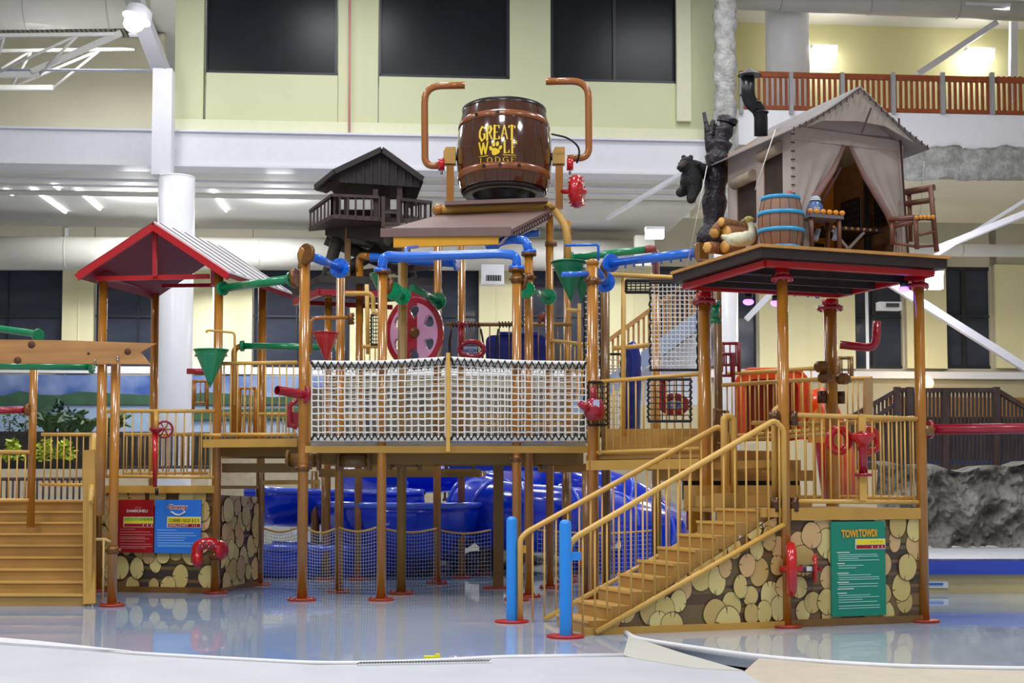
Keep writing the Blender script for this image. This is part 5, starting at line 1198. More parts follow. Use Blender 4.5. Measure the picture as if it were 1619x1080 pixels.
q = MB(); q.prism([W_(508,296,.1), W_(536,276,-.8), W_(536,290,-.8), W_(512,305,.1)], (.04,.06,0)); q.build('side_fascia', brown_m, t)
# tower legs
tl = thing('lookout_trestle', 'crossed dark logs carrying the lookout cabin', 'trestle', W_(560,480,0))
for a, b in (((540,354,0),(512,455,.2)),((570,358,0),(650,415,0)),((645,372,.3),(520,440,0)),((515,378,.5),(640,430,.8)),((633,370,1),(650,440,1))):
    q = MB(); q.tube([W_(*a), W_(*b)], .11, 12); q.build('log', logd_m, tl)
q = MB(); q.beam(W_(549,440,-.3), W_(551,345,-.3), .1, .1); q.build('tan_post', mat('post_tan_dark', '#8c6a38', .6), tl)
q = MB(); q.beam(W_(640,400,-.6), W_(643,372,-.6), .1, .1); q.build('stub_post', olive_m, tl)
q = MB(); q.beam(W_(516,438,.2), W_(690,420,.2), .14, .12); q.build('sill', brown_m, tl)
t = thing('tower_deck', 'dark deck with red underframe beneath the lookout trestle', 'deck', W_(580,490,0))
q = MB(); q.prism([W_(461,468,.2), W_(505,446,-1.0), W_(690,452,-1.0), W_(700,470,.6), W_(560,482,1.2)], (0,0,.12)); q.build('deck_plate', dbrown_m, t)
q = MB(); q.beam(W_(466,478,.2), W_(507,462,-.9), .08, .12); q.beam(W_(507,462,-.9), W_(680,468,-.9), .08, .1); q.beam(W_(466,478,.2), W_(620,486,1), .06, .08); q.build('red_frame', dred_m, t)
# ================================================================== RIGHT PLATFORM
R = fr((3.10, 16.16), math.radians(20)); UX = (R(1,0)-R(0,0)).normalized(); VY = (R(0,1)-R(0,0)).normalized()
aS, bS = 1.85, 1.9
def rpole(label, u, v, r=.061, z1=4.02, clamps=(), base=True, flange=True):
    p = R(u,v); t = thing('platform_pole', label, 'pole', (p.x,p.y,0), 'corner poles of the tent platform')
    q = MB(); q.cyl((p.x,p.y,0), (p.x,p.y,z1), r, 22); q.build('shaft', pole_m, t)
    if base:
        q = MB(); q.cyl((p.x,p.y,.0), (p.x,p.y,.03), r*2.8, 26); q.build('base_plate', bflange_m, t)
    if flange:
        q = MB(); q.flange((p.x,p.y,z1-.06), (0,0,1), r*2.0, .05); q.build('top_flange', dred_m, t)
        q = MB(); q.cyl((p.x,p.y,z1-.06), (p.x,p.y,z1+.06), r*1.3, 16); q.build('collar', red_m, t)
    for z in clamps:
        for s_ in (-1,1):
            c = Vector((p.x,p.y,z)) + UX*s_*(r+.06); q = MB(); q.cyl(c-Vector((0,0,.08)), c+Vector((0,0,.08)), .055, 14); q.cyl(c-UX*s_*.06, c, .04, 10); q.build('clamp', mat('clamp_dark','#5a3c26',.25,metal=.4), t)
    return t
rpole('nearest tan pole of the tent platform, right of the stairs, with red valve', 0, 0, .063, clamps=(2.36,1.38))
rpole('right front tan pole of the tent platform beside the teal sign', aS, 0, .063)
rpole('thick tan pole at the left rear corner of the tent platform', 0, bS, .078, 3.98)
rpole('thick brown pole at the right rear corner of the tent platform', aS, bS, .085, 3.98, clamps=(2.75,))
pole('slim brown pole just behind the left rear corner pole', 1135, 520, 19.2, 440, .055, m=poled_m)
# lower deck
t = thing('platform_deck', 'lower tan deck of the tent tower above the right log panel', 'deck', R(0,0,1.2))
zD = 1.33
quad_slab([R(-.32,.0,zD), R(aS,.0,zD), R(aS,bS,zD), R(-.32,bS,zD)], .05).build('floor_plate', tand_m, t)
q = MB(); q.beam(R(.06,-.03,zD-.06), R(aS-.05,-.03,zD-.06), .03, .13); q.beam(R(-.33,-.03,zD-.04), R(-.06,-.03,zD-.04), .03, .1); q.build('fascia', tan_m, t)
# log panels
pt = thing('log_print_panel', 'tall panel printed with logs around the teal sign', 'panel', R(0,0,0))
log_panel('print', None, R(.05,0), R(aS,0), [(0,.06),(aS-.1,.06),(aS-.1,zD-.13),(0,zD-.13)], 21, pt)
q = MB(); q.beam(R(.0,-.02,.04), R(aS,-.02,.04), .05, .09); q.build('skirting', poled_m, pt)
pt = thing('log_print_panel', 'wedge panel printed with logs below the sloping stair rail', 'panel', R(-2.2,0,0))
log_panel('print', None, R(-2.35,0), R(0,0), [(0.1,.05),(2.32,.05),(2.32,1.27),(2.12,1.2)], 22, pt, 1.15)
q = MB(); q.beam(R(-2.5,-.02,.035), R(-.03,-.02,.035), .05, .08); q.build('skirting', tan_m, pt)
# teal sign
p0, p1 = R(0,0), R(aS,0)
s = Sign('rule_board', 'teal information board with orange heading on the right log panel', (p0.x,p0.y), (p1.x,p1.y), 1310, 1395, 825, 975, sgreen_m, .05)
s.text('heading', 'TOWI', .33, .17, .085, .30, sor_m, .009, .045); s.text('heading', 'TOWDI', .67, .165, .085, .34, sor_m, .009, .045)
s.rect('table_frame', .44, 1.0, .185, .295, swhite_m); s.rect('yellow_band', .455, .99, .19, .245, syel_m, .007); s.rect('red_band', .455, .99, .25, .288, sred_m, .007)
s.text('table_figures', '3 8 0 0', .82, .225, .018, .22, slime_m, .010); s.text('table_figures', 'I  I I', .84, .282, .022, .2, swhite_m, .010)
s.lines('text_heads', [(.1,.33,.325),(.1,.24,.43+.012),(.1,.31,.545),(.1,.31,.64),(.1,.27,.755),(.1,.4,.71)], swhite_m, .009)
s.lines('text_rows', [(.12,.84,.35),(.12,.86,.37),(.12,.5,.39),(.12,.88,.41),(.12,.58,.465),(.12,.45,.49),(.12,.72,.565),(.12,.87,.59),(.12,.88,.612),(.12,.85,.66),(.12,.85,.688),(.12,.7,.778),(.12,.87,.80),(.12,.56,.825),(.12,.83,.85),(.12,.88,.89),(.12,.88,.915)], sline_m, .008)
# red wheels on the front pole
c = R(0,-.12,0); z = P(1243,900,16.0).z
t = valve('tall red bolted water valve seen edge on, on the nearest platform pole', (c.x,c.y,z), Vector((1,-.16,0)), .30, red_m, 12, 'red_water_valve', .05, .13)
q = MB(); q.torus(Vector((c.x,c.y,z)), .25, .06, Vector((1,-.16,0)), 30, 10); q.build('tyre', red_m, t)
t = thing('hand_wheel', 'thin red hand wheel on a dark shaft left of the teal sign', 'hand wheel', R(.30,-.1,z-.15))
q = MB(); q.cyl(R(.12,-.12,z), R(.30,-.12,z), .045, 14); q.build('shaft', mat('dark_grey','#3d3d40',.4), t)
q = MB(); q.torus(R(.31,-.12,z), .15, .02, Vector((1,-.16,0)), 26, 8); q.build('rim', red_m, t)
q = MB(); q.beam(R(.31,-.12,z-.13), R(.31,-.12,z+.13), .025, .02); q.beam(R(.31,-.25,z), R(.31,.01,z), .025, .02); q.build('spokes', red_m, t)
q = MB(); q.beam(R(.17,-.17,z+.0), R(.24,-.17,z+.0), .01, .05); q.build('shaft_label', swhite_m, t)
# railings of the right platform
zr = 2.40
railing_w('tan railing over the teal sign with a red pump at its middle', R(.09,-.02,zr), R(aS-.07,-.02,zr-.02), zr-1.42, 15, group='tan tube railings of the play structure')
railing_w('tan railing at the right side of the lower tent deck', R(aS,.12,zr), R(aS,bS-.15,zr), zr-1.45, 9, group='tan tube railings of the play structure')
railing_w('tan railing at the rear of the lower tent deck', R(.7,bS+.05,zr), R(aS-.15,bS+.05,zr), zr-1.45, 7, group='tan tube railings of the play structure')
t = thing('red_water_pump', 'red telescope shaped water pump on the railing above the teal sign', 'water pump', R(1.0,-.06,1.5))
q = MB(); q.tube([R(1.0,-.07,2.22), R(1.0,-.07,1.73)], .05, 16); q.build('tube', dred_m, t)
q = MB(); q.lathe(R(1.0,-.07,2.1), [(.001,.1),(.13,.1),(.14,.06),(.05,-.06),(.001,-.06)], 20); q.build('funnel', red_m, t)
q = MB(); q.cyl(R(1.0,-.07,1.70), R(1.0,-.07,1.735), .1, 18); q.build('base_ring', dred_m, t)
q = MB(); q.beam(R(1.0,-.05,1.42), R(1.0,-.05,1.7), .08, .08); q.beam(R(1.0,-.05,2.2), R(1.0,-.05,2.42), .08, .08); q.build('bracket', rail_m, t)
for k, dx in enumerate((-.2,.2)):
    q = MB(); q.torus(R(1.0+dx,.12,2.12), .13, .05, VY, 24, 10); q.build('side_loop', red_m, t)
pipe('red_pipe', 'long red pipe leaving the right platform pole to the picture edge', [(1470,679,16.9),(1960,674,17.1)], .062, dred_m, flanges=(0,), group='red pipes of the play structure', fR=.11)
q = MB(); p = R(aS,0); q.cyl((p.x,p.y,2.245), (p.x+.14,p.y+.02,2.245), .06, 14); tag(q.build('pipe_socket', poled_m), 'brown socket joining the long red pipe to the right pole', 'socket')
pipe('red_water_cannon', 'red elbow water cannon pointing up, right of the thick rear pole', [(1328,545,18.4),(1385,551,18.3),(1386,508,18.3)], .055, dred_m, cat='water cannon', fil=.14, group='red water cannons')
# ---- front staircase
N0 = R(-2.73,0)
st = thing('staircase', 'tan front staircase of nine steps rising right to the log box', 'stairs', R(-2.2,0,0))
for k in range(9):
    u0 = -2.40+.255*k; z = .148*(k+1)
    q = MB(); q.prism([R(u0,.03,z-.148), R(u0+.30,.03,z-.148), R(u0+.30,.95,z-.148), R(u0,.95,z-.148)], (0,0,.146)); q.build('step', step_m, st)
    q = MB(); q.beam(R(u0-.008,.03,z-.012), R(u0-.008,.95,z-.012), .02, .03); q.build('nosing', rail_m, st)
def stair_rail(label, v, ust, uen, z0, z1, n, zb0, zb1, low=True):
    t = thing('stair_railing', label, 'stair railing', R(ust,v,0), 'tan stair railings of the front staircase')
    q = MB(); q.tube(fillet([R(ust,v,.02), R(ust,v,z0-.08), R(ust+.08,v,z0), R(uen,v,z1), R(uen+.12,v,z1-.10), R(uen+.12,v,zb1)], .05), .033, 12); q.build('handrail', rail_m, t)
    if low:
        q = MB(); q.tube([R(ust+.3,v,zb0), R(uen+.12,v,zb1)], .03, 10); q.build('lower_rail', rail_m, t)
    for k in range(n):
        f = (k+.5)/n; u = ust+.08+(uen+.05-ust)*f; zt = z0+(z1-z0)*(u-ust-.08)/(uen-ust-.08); zb = max(.02, zb0+(zb1-zb0)*(u-ust-.3)/(uen+.12-ust-.3))
        q = MB(); q.tube([R(u,v,zb), R(u,v,min(zt,z1))], .011, 8); q.build('baluster', rail_m, t)
    return t
stair_rail('near side tan stair railing descending to the nearer blue bollard', -.06, -2.66, -.16, 1.05, 2.33, 18, .03, 1.16)
stair_rail('far side tan stair railing descending to the farther blue bollard', 1.55, -2.62, .0, 1.05, 2.33, 18, .03, 1.2)
q = MB(); q.tube(fillet([R(.05,1.5,1.4), R(.05,1.5,2.45), R(.18,1.5,2.45), R(.18,1.5,1.6)], .09), .045, 12); tag(q.build('hoop_rail', rail_m), 'tan rounded hoop rail at the top of the stairs by the thick pole', 'rail')
q = MB(); q.tube(fillet([R(-.05,.12,1.4), R(-.05,.12,2.45), R(.03,.10,2.5)], .09), .04, 12); tag(q.build('hoop_rail', rail_m), 'tan curved rail end left of the nearest platform pole', 'rail')
for (u, v), l in (((-2.74,-.14),'nearer bright blue round bollard at the foot of the stairs'),((-2.70,1.62),'farther bright blue round bollard at the foot of the stairs')):
    p = R(u,v); t = thing('bollard', l, 'bollard', p, 'blue padded bollards')
    q = MB(); q.lathe(p, [(.064,.02),(.064,1.18),(.055,1.215),(.03,1.232),(.001,1.235)], 24); q.build('sleeve', blueb_m, t)
    q = MB(); q.cyl(p, p+Vector((0,0,.025)), .2, 28); q.build('base_plate', mat('bollard_base_red','#b41a1c',.35), t)
    q = MB(); q.box(p+UX*.09+Vector((0,0,.85)), (.16,.05,.09), math.radians(20)); q.build('clamp', rail_m if v > 0 else blueb_m, t)
# inner block steps and rear platform
t = thing('inner_steps', 'tan block steps inside the tent tower leading up to the orange slide', 'stairs', R(0,1.0,1.33))
for k, (u0, u1, v0, z) in enumerate([(-.3,.02,.9,1.50),(-.3,1.2,1.35,1.47),(-.3,1.2,1.62,1.60)]):
    q = MB(); q.prism([R(u0,v0,1.335), R(u1,v0,1.335), R(u1,v0+.3,1.335), R(u0,v0+.3,1.335)], (0,0,z-1.335)); q.build('step', step_m, t)
t = thing('platform_deck', 'upper tan deck in front of the orange slide mouth', 'deck', R(-.3,2.4,1.75))
for z0, z1, v0 in ((1.66,1.80,2.2),(1.80,1.94,2.5),(1.94,2.07,2.85)):
    q = MB(); q.prism([R(-.1,v0,z0), R(1.75,v0,z0), R(1.75,v0+.9,z0), R(-.1,v0+.9,z0)], (0,0,z1-z0)); q.build('floor_plate', step_m, t)
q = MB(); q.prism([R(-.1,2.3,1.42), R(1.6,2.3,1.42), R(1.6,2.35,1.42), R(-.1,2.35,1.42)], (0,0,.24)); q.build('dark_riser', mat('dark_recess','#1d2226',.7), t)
for u in (.1, 1.6):
    q = MB(); q.beam(R(u,2.4,0.0), R(u,2.4,1.73), .1, .1); q.build('leg', pole_m, t)
# orange slide mouth
oy = 20.6
t = thing('orange_slide', 'orange slide with arched entrance hood behind the nearest pole', 'slide', P(1222,700,oy))
def arch(x0, x1, y0, y1, r, Y, inset=0):
    A, B = P(x0,y1,Y), P(x1,y0,Y); X0, X1, Z0, Z1 = A.x+inset, B.x-inset, A.z, B.z-inset; pts = [Vector((X1,Y,Z0))]
    for k in range(8): a = k*PI/14; pts.append(Vector((X1-r+r*math.cos(a), Y, Z1-r+r*math.sin(a))))
    for k in range(8): a = PI/2+k*PI/14; pts.append(Vector((X0+r+r*math.cos(a), Y, Z1-r+r*math.sin(a))))
    pts.append(Vector((X0,Y,Z0))); return pts
o1 = arch(1166,1276,585,695,.22,oy); o2 = arch(1166,1276,585,695,.16,oy,.12)
n_ = len(o1); q = MB(); vs_ = [v for v in o1]+[v for v in o2]+[v+Vector((0,.7,0)) for v in o2]
q.add(vs_, [(i,i+1,n_+i+1,n_+i) for i in range(n_-1)]+[(n_+i,n_+i+1,2*n_+i+1,2*n_+i) for i in range(n_-1)], False); o = q.build('hood', orange_m, t, .03)
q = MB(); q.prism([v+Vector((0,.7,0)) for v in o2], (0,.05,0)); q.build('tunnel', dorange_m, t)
q = MB(); q.tube([v+Vector((0,0,0)) for v in o1], .035, 8); q.build('rim', orange_m, t)
q = MB(); q.tube(fillet([P(1285,625,21.4), P(1300,660,21.3), P(1318,700,21.2), P(1330,790,21)], .5), .28, 16); q.build('chute', orange_m, t)
q = MB(); q.prism([P(1278,665,20.5), P(1292,646,20.5), P(1306,665,20.5), P(1306,700,20.5), P(1278,700,20.5)], (0,.05,0)); q.build('side_fin', orangel_m, t)
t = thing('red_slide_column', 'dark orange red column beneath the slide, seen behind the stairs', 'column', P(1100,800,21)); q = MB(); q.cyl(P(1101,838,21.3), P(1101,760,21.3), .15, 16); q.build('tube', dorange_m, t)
q = MB(); q.box(P(1101,808,21.1), (.18,.02,.03)); q.build('label', swhite_m, t)
# rails near orange slide
railing('tan railing across the orange slide mouth, nearer one', (1142,609,18.9), (1302,599,19.3), 698, 11)
railing('tan railing across the orange slide mouth, farther one', (1150,591,20.1), (1303,581,20.4), 690, 11)
railing('pale tan railing corner behind the thick rear pole', (1335,598,20.3), (1378,598,20.0), 668, 5)
q = MB(); a, b = P(1373,668,20.0), P(1373,598,20.0); q.beam(a, b, .12, .1); tag(q.build('rail_post', mat('post_pale','#b99664',.5)), 'thick pale square post ending the rear railing corner', 'post')
railing('small brown rounded guard rail right of the thick rear pole', (1326,566,20.8), (1346,566,20.8), 594, 2, poled_m, .025, .01, 'guard_rail', 'small rounded guard rails', post=True)
for x, y, w_, Y_, l in ((1140,543,28,19.8,'upper'),(1137,560,22,19.5,'lower')):
    railing('%s crimson rounded guard rail right of the left rear pole' % l, (x,y,Y_), (x+w_,y,Y_), y+34, 3, mat('maroon_rail','#8f2f34',.3), .022, .012, 'guard_rail', 'small rounded guard rails', post=True)
railing('low brown rounded guard rail behind the top of the stairs', (1130,648,18.9), (1150,652,18.9), 700, 3, poled_m, .022, .01, 'guard_rail', 'small rounded guard rails', post=True)
t = thing('clamp_knob', 'brown octagonal clamp knobs on the thick rear pole', 'clamp', P(1333,597,18.4))
for x, y in ((1305,597),(1333,599),(1299,580)):
    q = MB(); c = P(x,y,18.3); q.lathe(c, [(.001,-.07),(.06,-.07),(.1,-.03),(.1,.03),(.06,.07),(.001,.07)], 8, (0,0,1), False); q.build('knob', brass_m, t)
# ---- landing left of pole A (45 degree side)
E0, E1 = P(930,718,19.3), P(1112,716,18.05); zL = 2.0
t = thing('platform_deck', 'angled tan landing deck between the net bridge and the stairs', 'deck', E0)
quad_slab([Vector((E0.x,E0.y,zL)), Vector((E1.x,E1.y,zL)), Vector((E1.x+.5,E1.y+1.6,zL)), Vector((E0.x+.2,E0.y+1.6,zL))], .05).build('floor_plate', tand_m, t)
q = MB(); a, b = P(928,736,19.2), P(1112,733,18.0); q.beam(a, b, .04, .13); q.build('fascia', tan_m, t)
q = MB(); a, b = P(1108,738,18.2), P(1235,732,18.4); q.beam(a, b, .04, .1); q.build('side_fascia', tan_m, t)
q = MB(); a, b = P(930,724,19.5), P(1110,722,18.3); q.beam(a, b, .1, .08); q.build('joist', olive_m, t)
for k in range(3):
    q = MB(); c0, c1 = P(965,712-k*13,20.3+k*.25), P(1112,712-k*13,19.4+k*.25); q.beam(c0, c1, .25, .14); q.build('step', step_m, t)
railing('curving tan railing of the angled landing between both red toys', (930,605,19.25), (1110,591,18.05), 716, 15)
# black nets with red toys
black_net('black edged net hanging at the angled landing round the red toy', 1025, 1092, 600, 666, 18.5, 18.1, 6, 7)
black_net('narrow black net hanging beside the thick pole', 930, 960, 604, 672, 19.15, 19.05, 4, 8)
t = thing('red_pump_toy', 'red pump shaped toy poking out of the narrow black net', 'water toy', P(938,660,19))
q = MB(); q.lathe(P(940,657,18.95), [(.001,-.07),(.10,-.06),(.15,.03),(.14,.12),(.09,.22),(.001,.24)], 20); q.build('body', dred_m, t)
q = MB(); q.tube([P(934,650,18.9), P(917,638,18.8)], [.06,.045], 14); q.build('spout', dred_m, t)
q = MB(); q.cyl(P(938,636,18.95), P(938,612,18.95), .045, 12); q.build('neck', dred_m, t)
q = MB(); q.box(P(943,638,18.82), (.08,.01,.1)); q.build('label', mat('toy_plate', '#b8c4e4', .4), t)
# tall nets with yellow frame
t = thing('net_tower', 'yellow tube frame carrying the tall rope nets left of the tent tower', 'frame', P(985,690,20.2))
q = MB(); q.tube([P(962,434,20.6), P(1100,441,18.9)], .035, 12); q.build('top_tube', rail_m, t)
q = MB(); q.tube([P(986,436,20.4), P(985,690,20.4)], .035, 12); q.build('post', rail_m, t)
q = MB(); q.tube([P(916,480,20.6), P(916,570,20.6)], .03, 10); q.build('post', rail_m, t)
q = MB(); q.tube([P(968,551,20.6), P(1025,546,20.6)], .035, 10); q.build('mid_rail', rail_m, t)
q = MB(); q.tube([P(895,490,20.6), P(918,492,20.6)], .03, 10); q.build('side_tube', rail_m, t)
black_net('tall white rope net left of the tent tower with black lacing', 1028, 1103, 447, 585, 19.4, 18.5, 11, 20, net_m, .007)
black_net('narrow tall white rope net between the thick poles', 924, 950, 450, 690, 21.2, 21.0, 4, 26, net_m, .007)
black_net('tall narrow white rope net behind the yellow frame post', 962, 982, 560, 690, 21.4, 21.3, 3, 14, net_m, .007)
black_net('sagging black roof net hung under the yellow top tube', 990, 1100, 444, 462, 20.0, 18.9, 14, 4, bnet_m, .009)
t = thing('blue_slide_rail', 'deep blue curved slide edge standing behind the landing railing', 'slide', P(1000,650,21.5))
q = MB(); q.tube(fillet([P(1000,680,21.6), P(1002,560,21.6), P(992,545,21.6)], .4), .12, 14); q.build('tube', mat('slide_deep_blue','#0a2c8c',.2,coat=.5), t)
# ================================================================== TENT PLATFORM
t = thing('tent_platform', 'dark raised platform with red underframe and plank edge carrying the tent', 'platform', R(.7,.7,4.0))
zt = 4.27; U0, U1, V0, V1 = -.47, 2.0, -.35, 1.85
quad_slab([R(U0,V0,zt-.02), R(U1,V0,zt-.02), R(U1,V1,zt-.02), R(U0,V1,zt-.02)], .12).build('platform_plate', dbrown_m, t)
q = MB(); q.prism([R(U0-.03,V0-.03,zt-.03), R(U1+.03,V0-.03,zt-.03), R(U1+.03,V1,zt-.03), R(U0-.03,V1,zt-.03)], (0,0,.035)); q.build('plank_edge', plank_m, t)
for a, b in (((U0+.12,V0+.12),(U1-.12,V0+.12)),((U0+.12,V0+.12),(U0+.12,V1-.1)),((U1-.12,V0+.12),(U1-.12,V1-.1)),((U0+.12,V1-.1),(U1-.12,V1-.1))):
    q = MB(); q.beam(R(a[0],a[1],zt-.19), R(b[0],b[1],zt-.19), .07, .07); q.build('red_frame', rbeam_m, t)
for v in (.3,.9,1.4):
    q = MB(); q.beam(R(U0+.15,v,zt-.19), R(U1-.15,v,zt-.19), .05, .08); q.build('joist', dbrown_m, t)
for (u, v), l in (((.55,1.75),'violet spot lamp under the tent platform, left one'),((.95,1.75),'violet spot lamp under the tent platform, middle one'),((1.72,.1),'violet spot lamp under the right corner of the tent platform')):
    c = R(u,v,3.93); tt = thing('spot_lamp', l, 'lamp', c, 'violet spot lamps under the tent platform'); q = MB(); q.ball(c, .055, 12, (1.3,1,.8)); q.build('bulb', lampp_m, tt)
    q = MB(); q.cyl(c+Vector((0,0,.03)), c+Vector((0,0,.1)), .05, 12); q.build('housing', frame_m, tt)
t = thing('junction_box', 'small pale box lamp beside the violet lamps', 'lamp', P(1316,446,18.6)); q = MB(); q.box(P(1316,446,18.6), (.07,.07,.06)); q.build('box', lampw_m, t)
# tent
tn = thing('canvas_tent', 'beige canvas wall tent with open front flaps on the raised platform', 'tent', R(1.0,.9,zt))
u0, u1, v0, v1, um = .25, 1.80, .20, 1.70, 1.02; ze, zp = 5.80, 6.22; zer = 5.74; g0 = zt+.01
def cloth(mb, pts2, v, m_u=None, wav=.012):
    """canvas polygon on plane v, corners (u,z)"""
    mb.prism([R(a, v, b) for a, b in pts2], VY*.012)
ap = (1.02, 5.62)
# front left and right canvas with drapes
def drape(name, top_pts, edge, m):
    q = MB(); NV = 14; NU = 12
    def fn(s_, w_):
        L_ = top_pts(w_); E_ = edge(w_); u = L_+(E_-L_)*s_; z = ze-.02-(ze-.02-g0)*w_
        return R(u, v0+.025*math.sin(s_*22+w_*3)*min(1,w_*2)*abs(s_), z)
    q.grid(fn, NU*2, NV); q.build(name, m, tn, .012)
def lerp_tab(tab):
    def f(w):
        for (a, x), (b, y) in zip(tab[:-1], tab[1:]):
            if w <= b: return x+(y-x)*(w-a)/(b-a)
        return tab[-1][1]
    return f
drape('front_flap', lambda w: u0, lerp_tab([(0,1.0),(.12,.97),(.35,.78),(.6,.56),(.68,.50),(.8,.54),(1,.50)]), canvas_m)
drape('front_flap', lambda w: u1, lerp_tab([(0,1.02),(.12,1.06),(.35,1.25),(.6,1.50),(.72,1.70),(.8,1.66),(1,1.64)]), canvas_m)
q = MB(); q.tube([R(.97,v0-.02,5.62), R(.8,v0-.03,5.3), R(.56,v0-.03,4.98), R(.50,v0-.02,4.72)], [.02,.035,.045,.03], 8); q.build('flap_fold', mat('canvas_fold','#8f6f6a',.85), tn)
q = MB(); q.tube([R(1.05,v0-.02,5.62), R(1.25,v0-.03,5.25), R(1.55,v0-.03,4.85), R(1.66,v0-.02,4.6)], [.02,.03,.04,.03], 8); q.build('flap_fold', mat('canvas_fold','#8f6f6a',.85), tn)
q = MB(); q.tube([R(.52,v0-.03,4.72), R(.92,v0-.02,5.35)], .015, 6); q.build('tie_strap', seam_m, tn)
q = MB(); cloth(q, [(u0,ze-.03),(u1,zer-.03),(um,zp-.02)], v0); q.build('gable', canvas_m, tn)
q = MB(); cloth(q, [(u0,ze-.16),(u1,zer-.13),(u1,zer),(u0,ze)], v0-.02); q.build('valance', canvas_m, tn)
# left wall with two window openings
def sw_(v, z, o=0): return R(u0+o, v, z)
q = MB()
wins = [(.42,.72),(1.05,1.42)]; zw0, zw1 = 4.85, 5.42; vv = [v0,.42,.78,1.02,1.45,v1]
for a, b, za, zb_2 in ((v0,.38,g0,ze),(.82,1.0,g0,ze),(1.48,v1,g0,ze),(.38,.82,g0,4.83),(.38,.82,5.62,ze),(1.0,1.48,g0,4.80),(1.0,1.48,5.42,ze)):
    q.prism([sw_(a,za), sw_(b,za), sw_(b,zb_2), sw_(a,zb_2)], UX*.012)
q.build('side_wall', canvas_m, tn)
for a, b, za, zb_2 in ((.38,.82,4.83,5.62),(1.0,1.48,4.80,5.42)):
    q = MB(); q.prism([sw_(a,za,.02), sw_(b,za,.02), sw_(b,zb_2,.02), sw_(a,zb_2,.02)], UX*.006); q.build('window_mesh', mesh_m, tn)
    q = MB(); q.tube([sw_(a+.0,zb_2-.04,-.04), sw_(b-.0,zb_2-.06,-.04)], .07, 12); q.build('rolled_flap', mat('rolled_canvas','#a1907c',.85,var=.12), tn)
q = MB(); q.prism([R(u1,v0,g0), R(u1,v1,g0), R(u1,v1,zer), R(u1,v0,zer)], UX*.012); q.build('side_wall', canvas_m, tn)
q = MB(); q.prism([R(u0,v1,g0), R(u1,v1,g0), R(u1,v1,zer), R(um,v1,zp-.03), R(u0,v1,ze)], VY*.012); q.build('back_wall', wback_m, tn)
for a, b, za, zb_2 in ((.42,.72,4.80,5.28),(1.05,1.45,4.72,5.22)):
    q = MB(); q.prism([R(u1-.03,a,za), R(u1-.03,b,za), R(u1-.03,b,zb_2), R(u1-.03,a,zb_2)], UX*.01); q.build('rear_window', swhite_m, tn)
    q = MB()
    for k in range(8): q.beam(R(u1-.05,a+(b-a)*k/7,za), R(u1-.05,a+(b-a)*k/7,zb_2), .02, .02)
    for k in range(7): q.beam(R(u1-.05,a,za+(zb_2-za)*k/6), R(u1-.05,b,za+(zb_2-za)*k/6), .02, .02)
    q.build('window_grid', black_m, tn)
q = MB(); q.prism([R(u1-.015,v0+.04,g0), R(u1-.015,v1-.02,g0), R(u1-.015,v1-.02,zer-.03), R(u1-.015,v0+.04,zer-.03)], UX*.006); q.build('inner_lining', mat('lining_brown','#6e5034',.85,var=.2), tn)
for u, v_ in ((1.3,1.45),(1.72,.85)):
    q = MB(); q.beam(R(u,v_,g0), R(u,v_,5.7), .06, .06); q.build('tent_pole', frame_m, tn)
# roof: two slopes with overhang
eL, eR = .07, 1.97; zl, zr_ = 5.66, 5.60; vf, vb = -.10, 1.92
def roofp(uA, zA, uB, zB, nm, flip):
    q = MB()
    def fn(s_, w_):
        u = uA+(uB-uA)*s_; z = zA+(zB-zA)*s_ - .03*math.sin(PI*s_) - .025*math.sin(PI*w_*2)**2*math.sin(PI*s_); return R(u, vf+(vb-vf)*w_, z)
    q.grid(fn, 10, 12); q.build(nm, troof_m, tn, .018)
roofp(um, zp+.04, eL, zl, 'roof_slope', 0); roofp(um, zp+.04, eR, zr_, 'roof_slope', 1)
q = MB(); q.prism([R(eL+.22,vf+.02,zl+.06), R(um,vf+.02,zp+.02), R(eR-.2,vf+.02,zr_+.06), R(um+.35,vf+.03,5.83), R(um,vf+.04,5.86), R(um-.5,vf+.03,5.82)], VY*.012); q.build('gable_awning', mat('awning_canvas','#a0968c',.85,var=.08), tn)
for uA, zA in ((eL, zl), (eR, zr_)):
    for k in range(12):
        f = (k+.5)/12; q = MB(); c = R(um+(uA-um)*f, vf-.015, zp+.02+(zA-zp)*f-.03*math.sin(PI*f)); q.beam(c, c-Vector((0,0,.05)), .018, .012); q.build('seam_lacing', seam_m, tn)
for k in range(9):
    q = MB(); c = R(u0-.005, v0-.02, 4.9+k*.1); q.beam(c, c+UX*.05, .012, .012); q.build('seam_lacing', seam_m, tn)
q = MB(); q.beam(R(u1+.02,v0-.06,zt+.0), R(u1-.1,v0-.08,6.0), .02, .02); q.build('guy_pole', seam_m, tn)
q = MB(); q.beam(R(1.0,vf-.04,5.7), R(1.12,vf-.06,6.0), .018, .018); q.build('guy_pole', seam_m, tn)
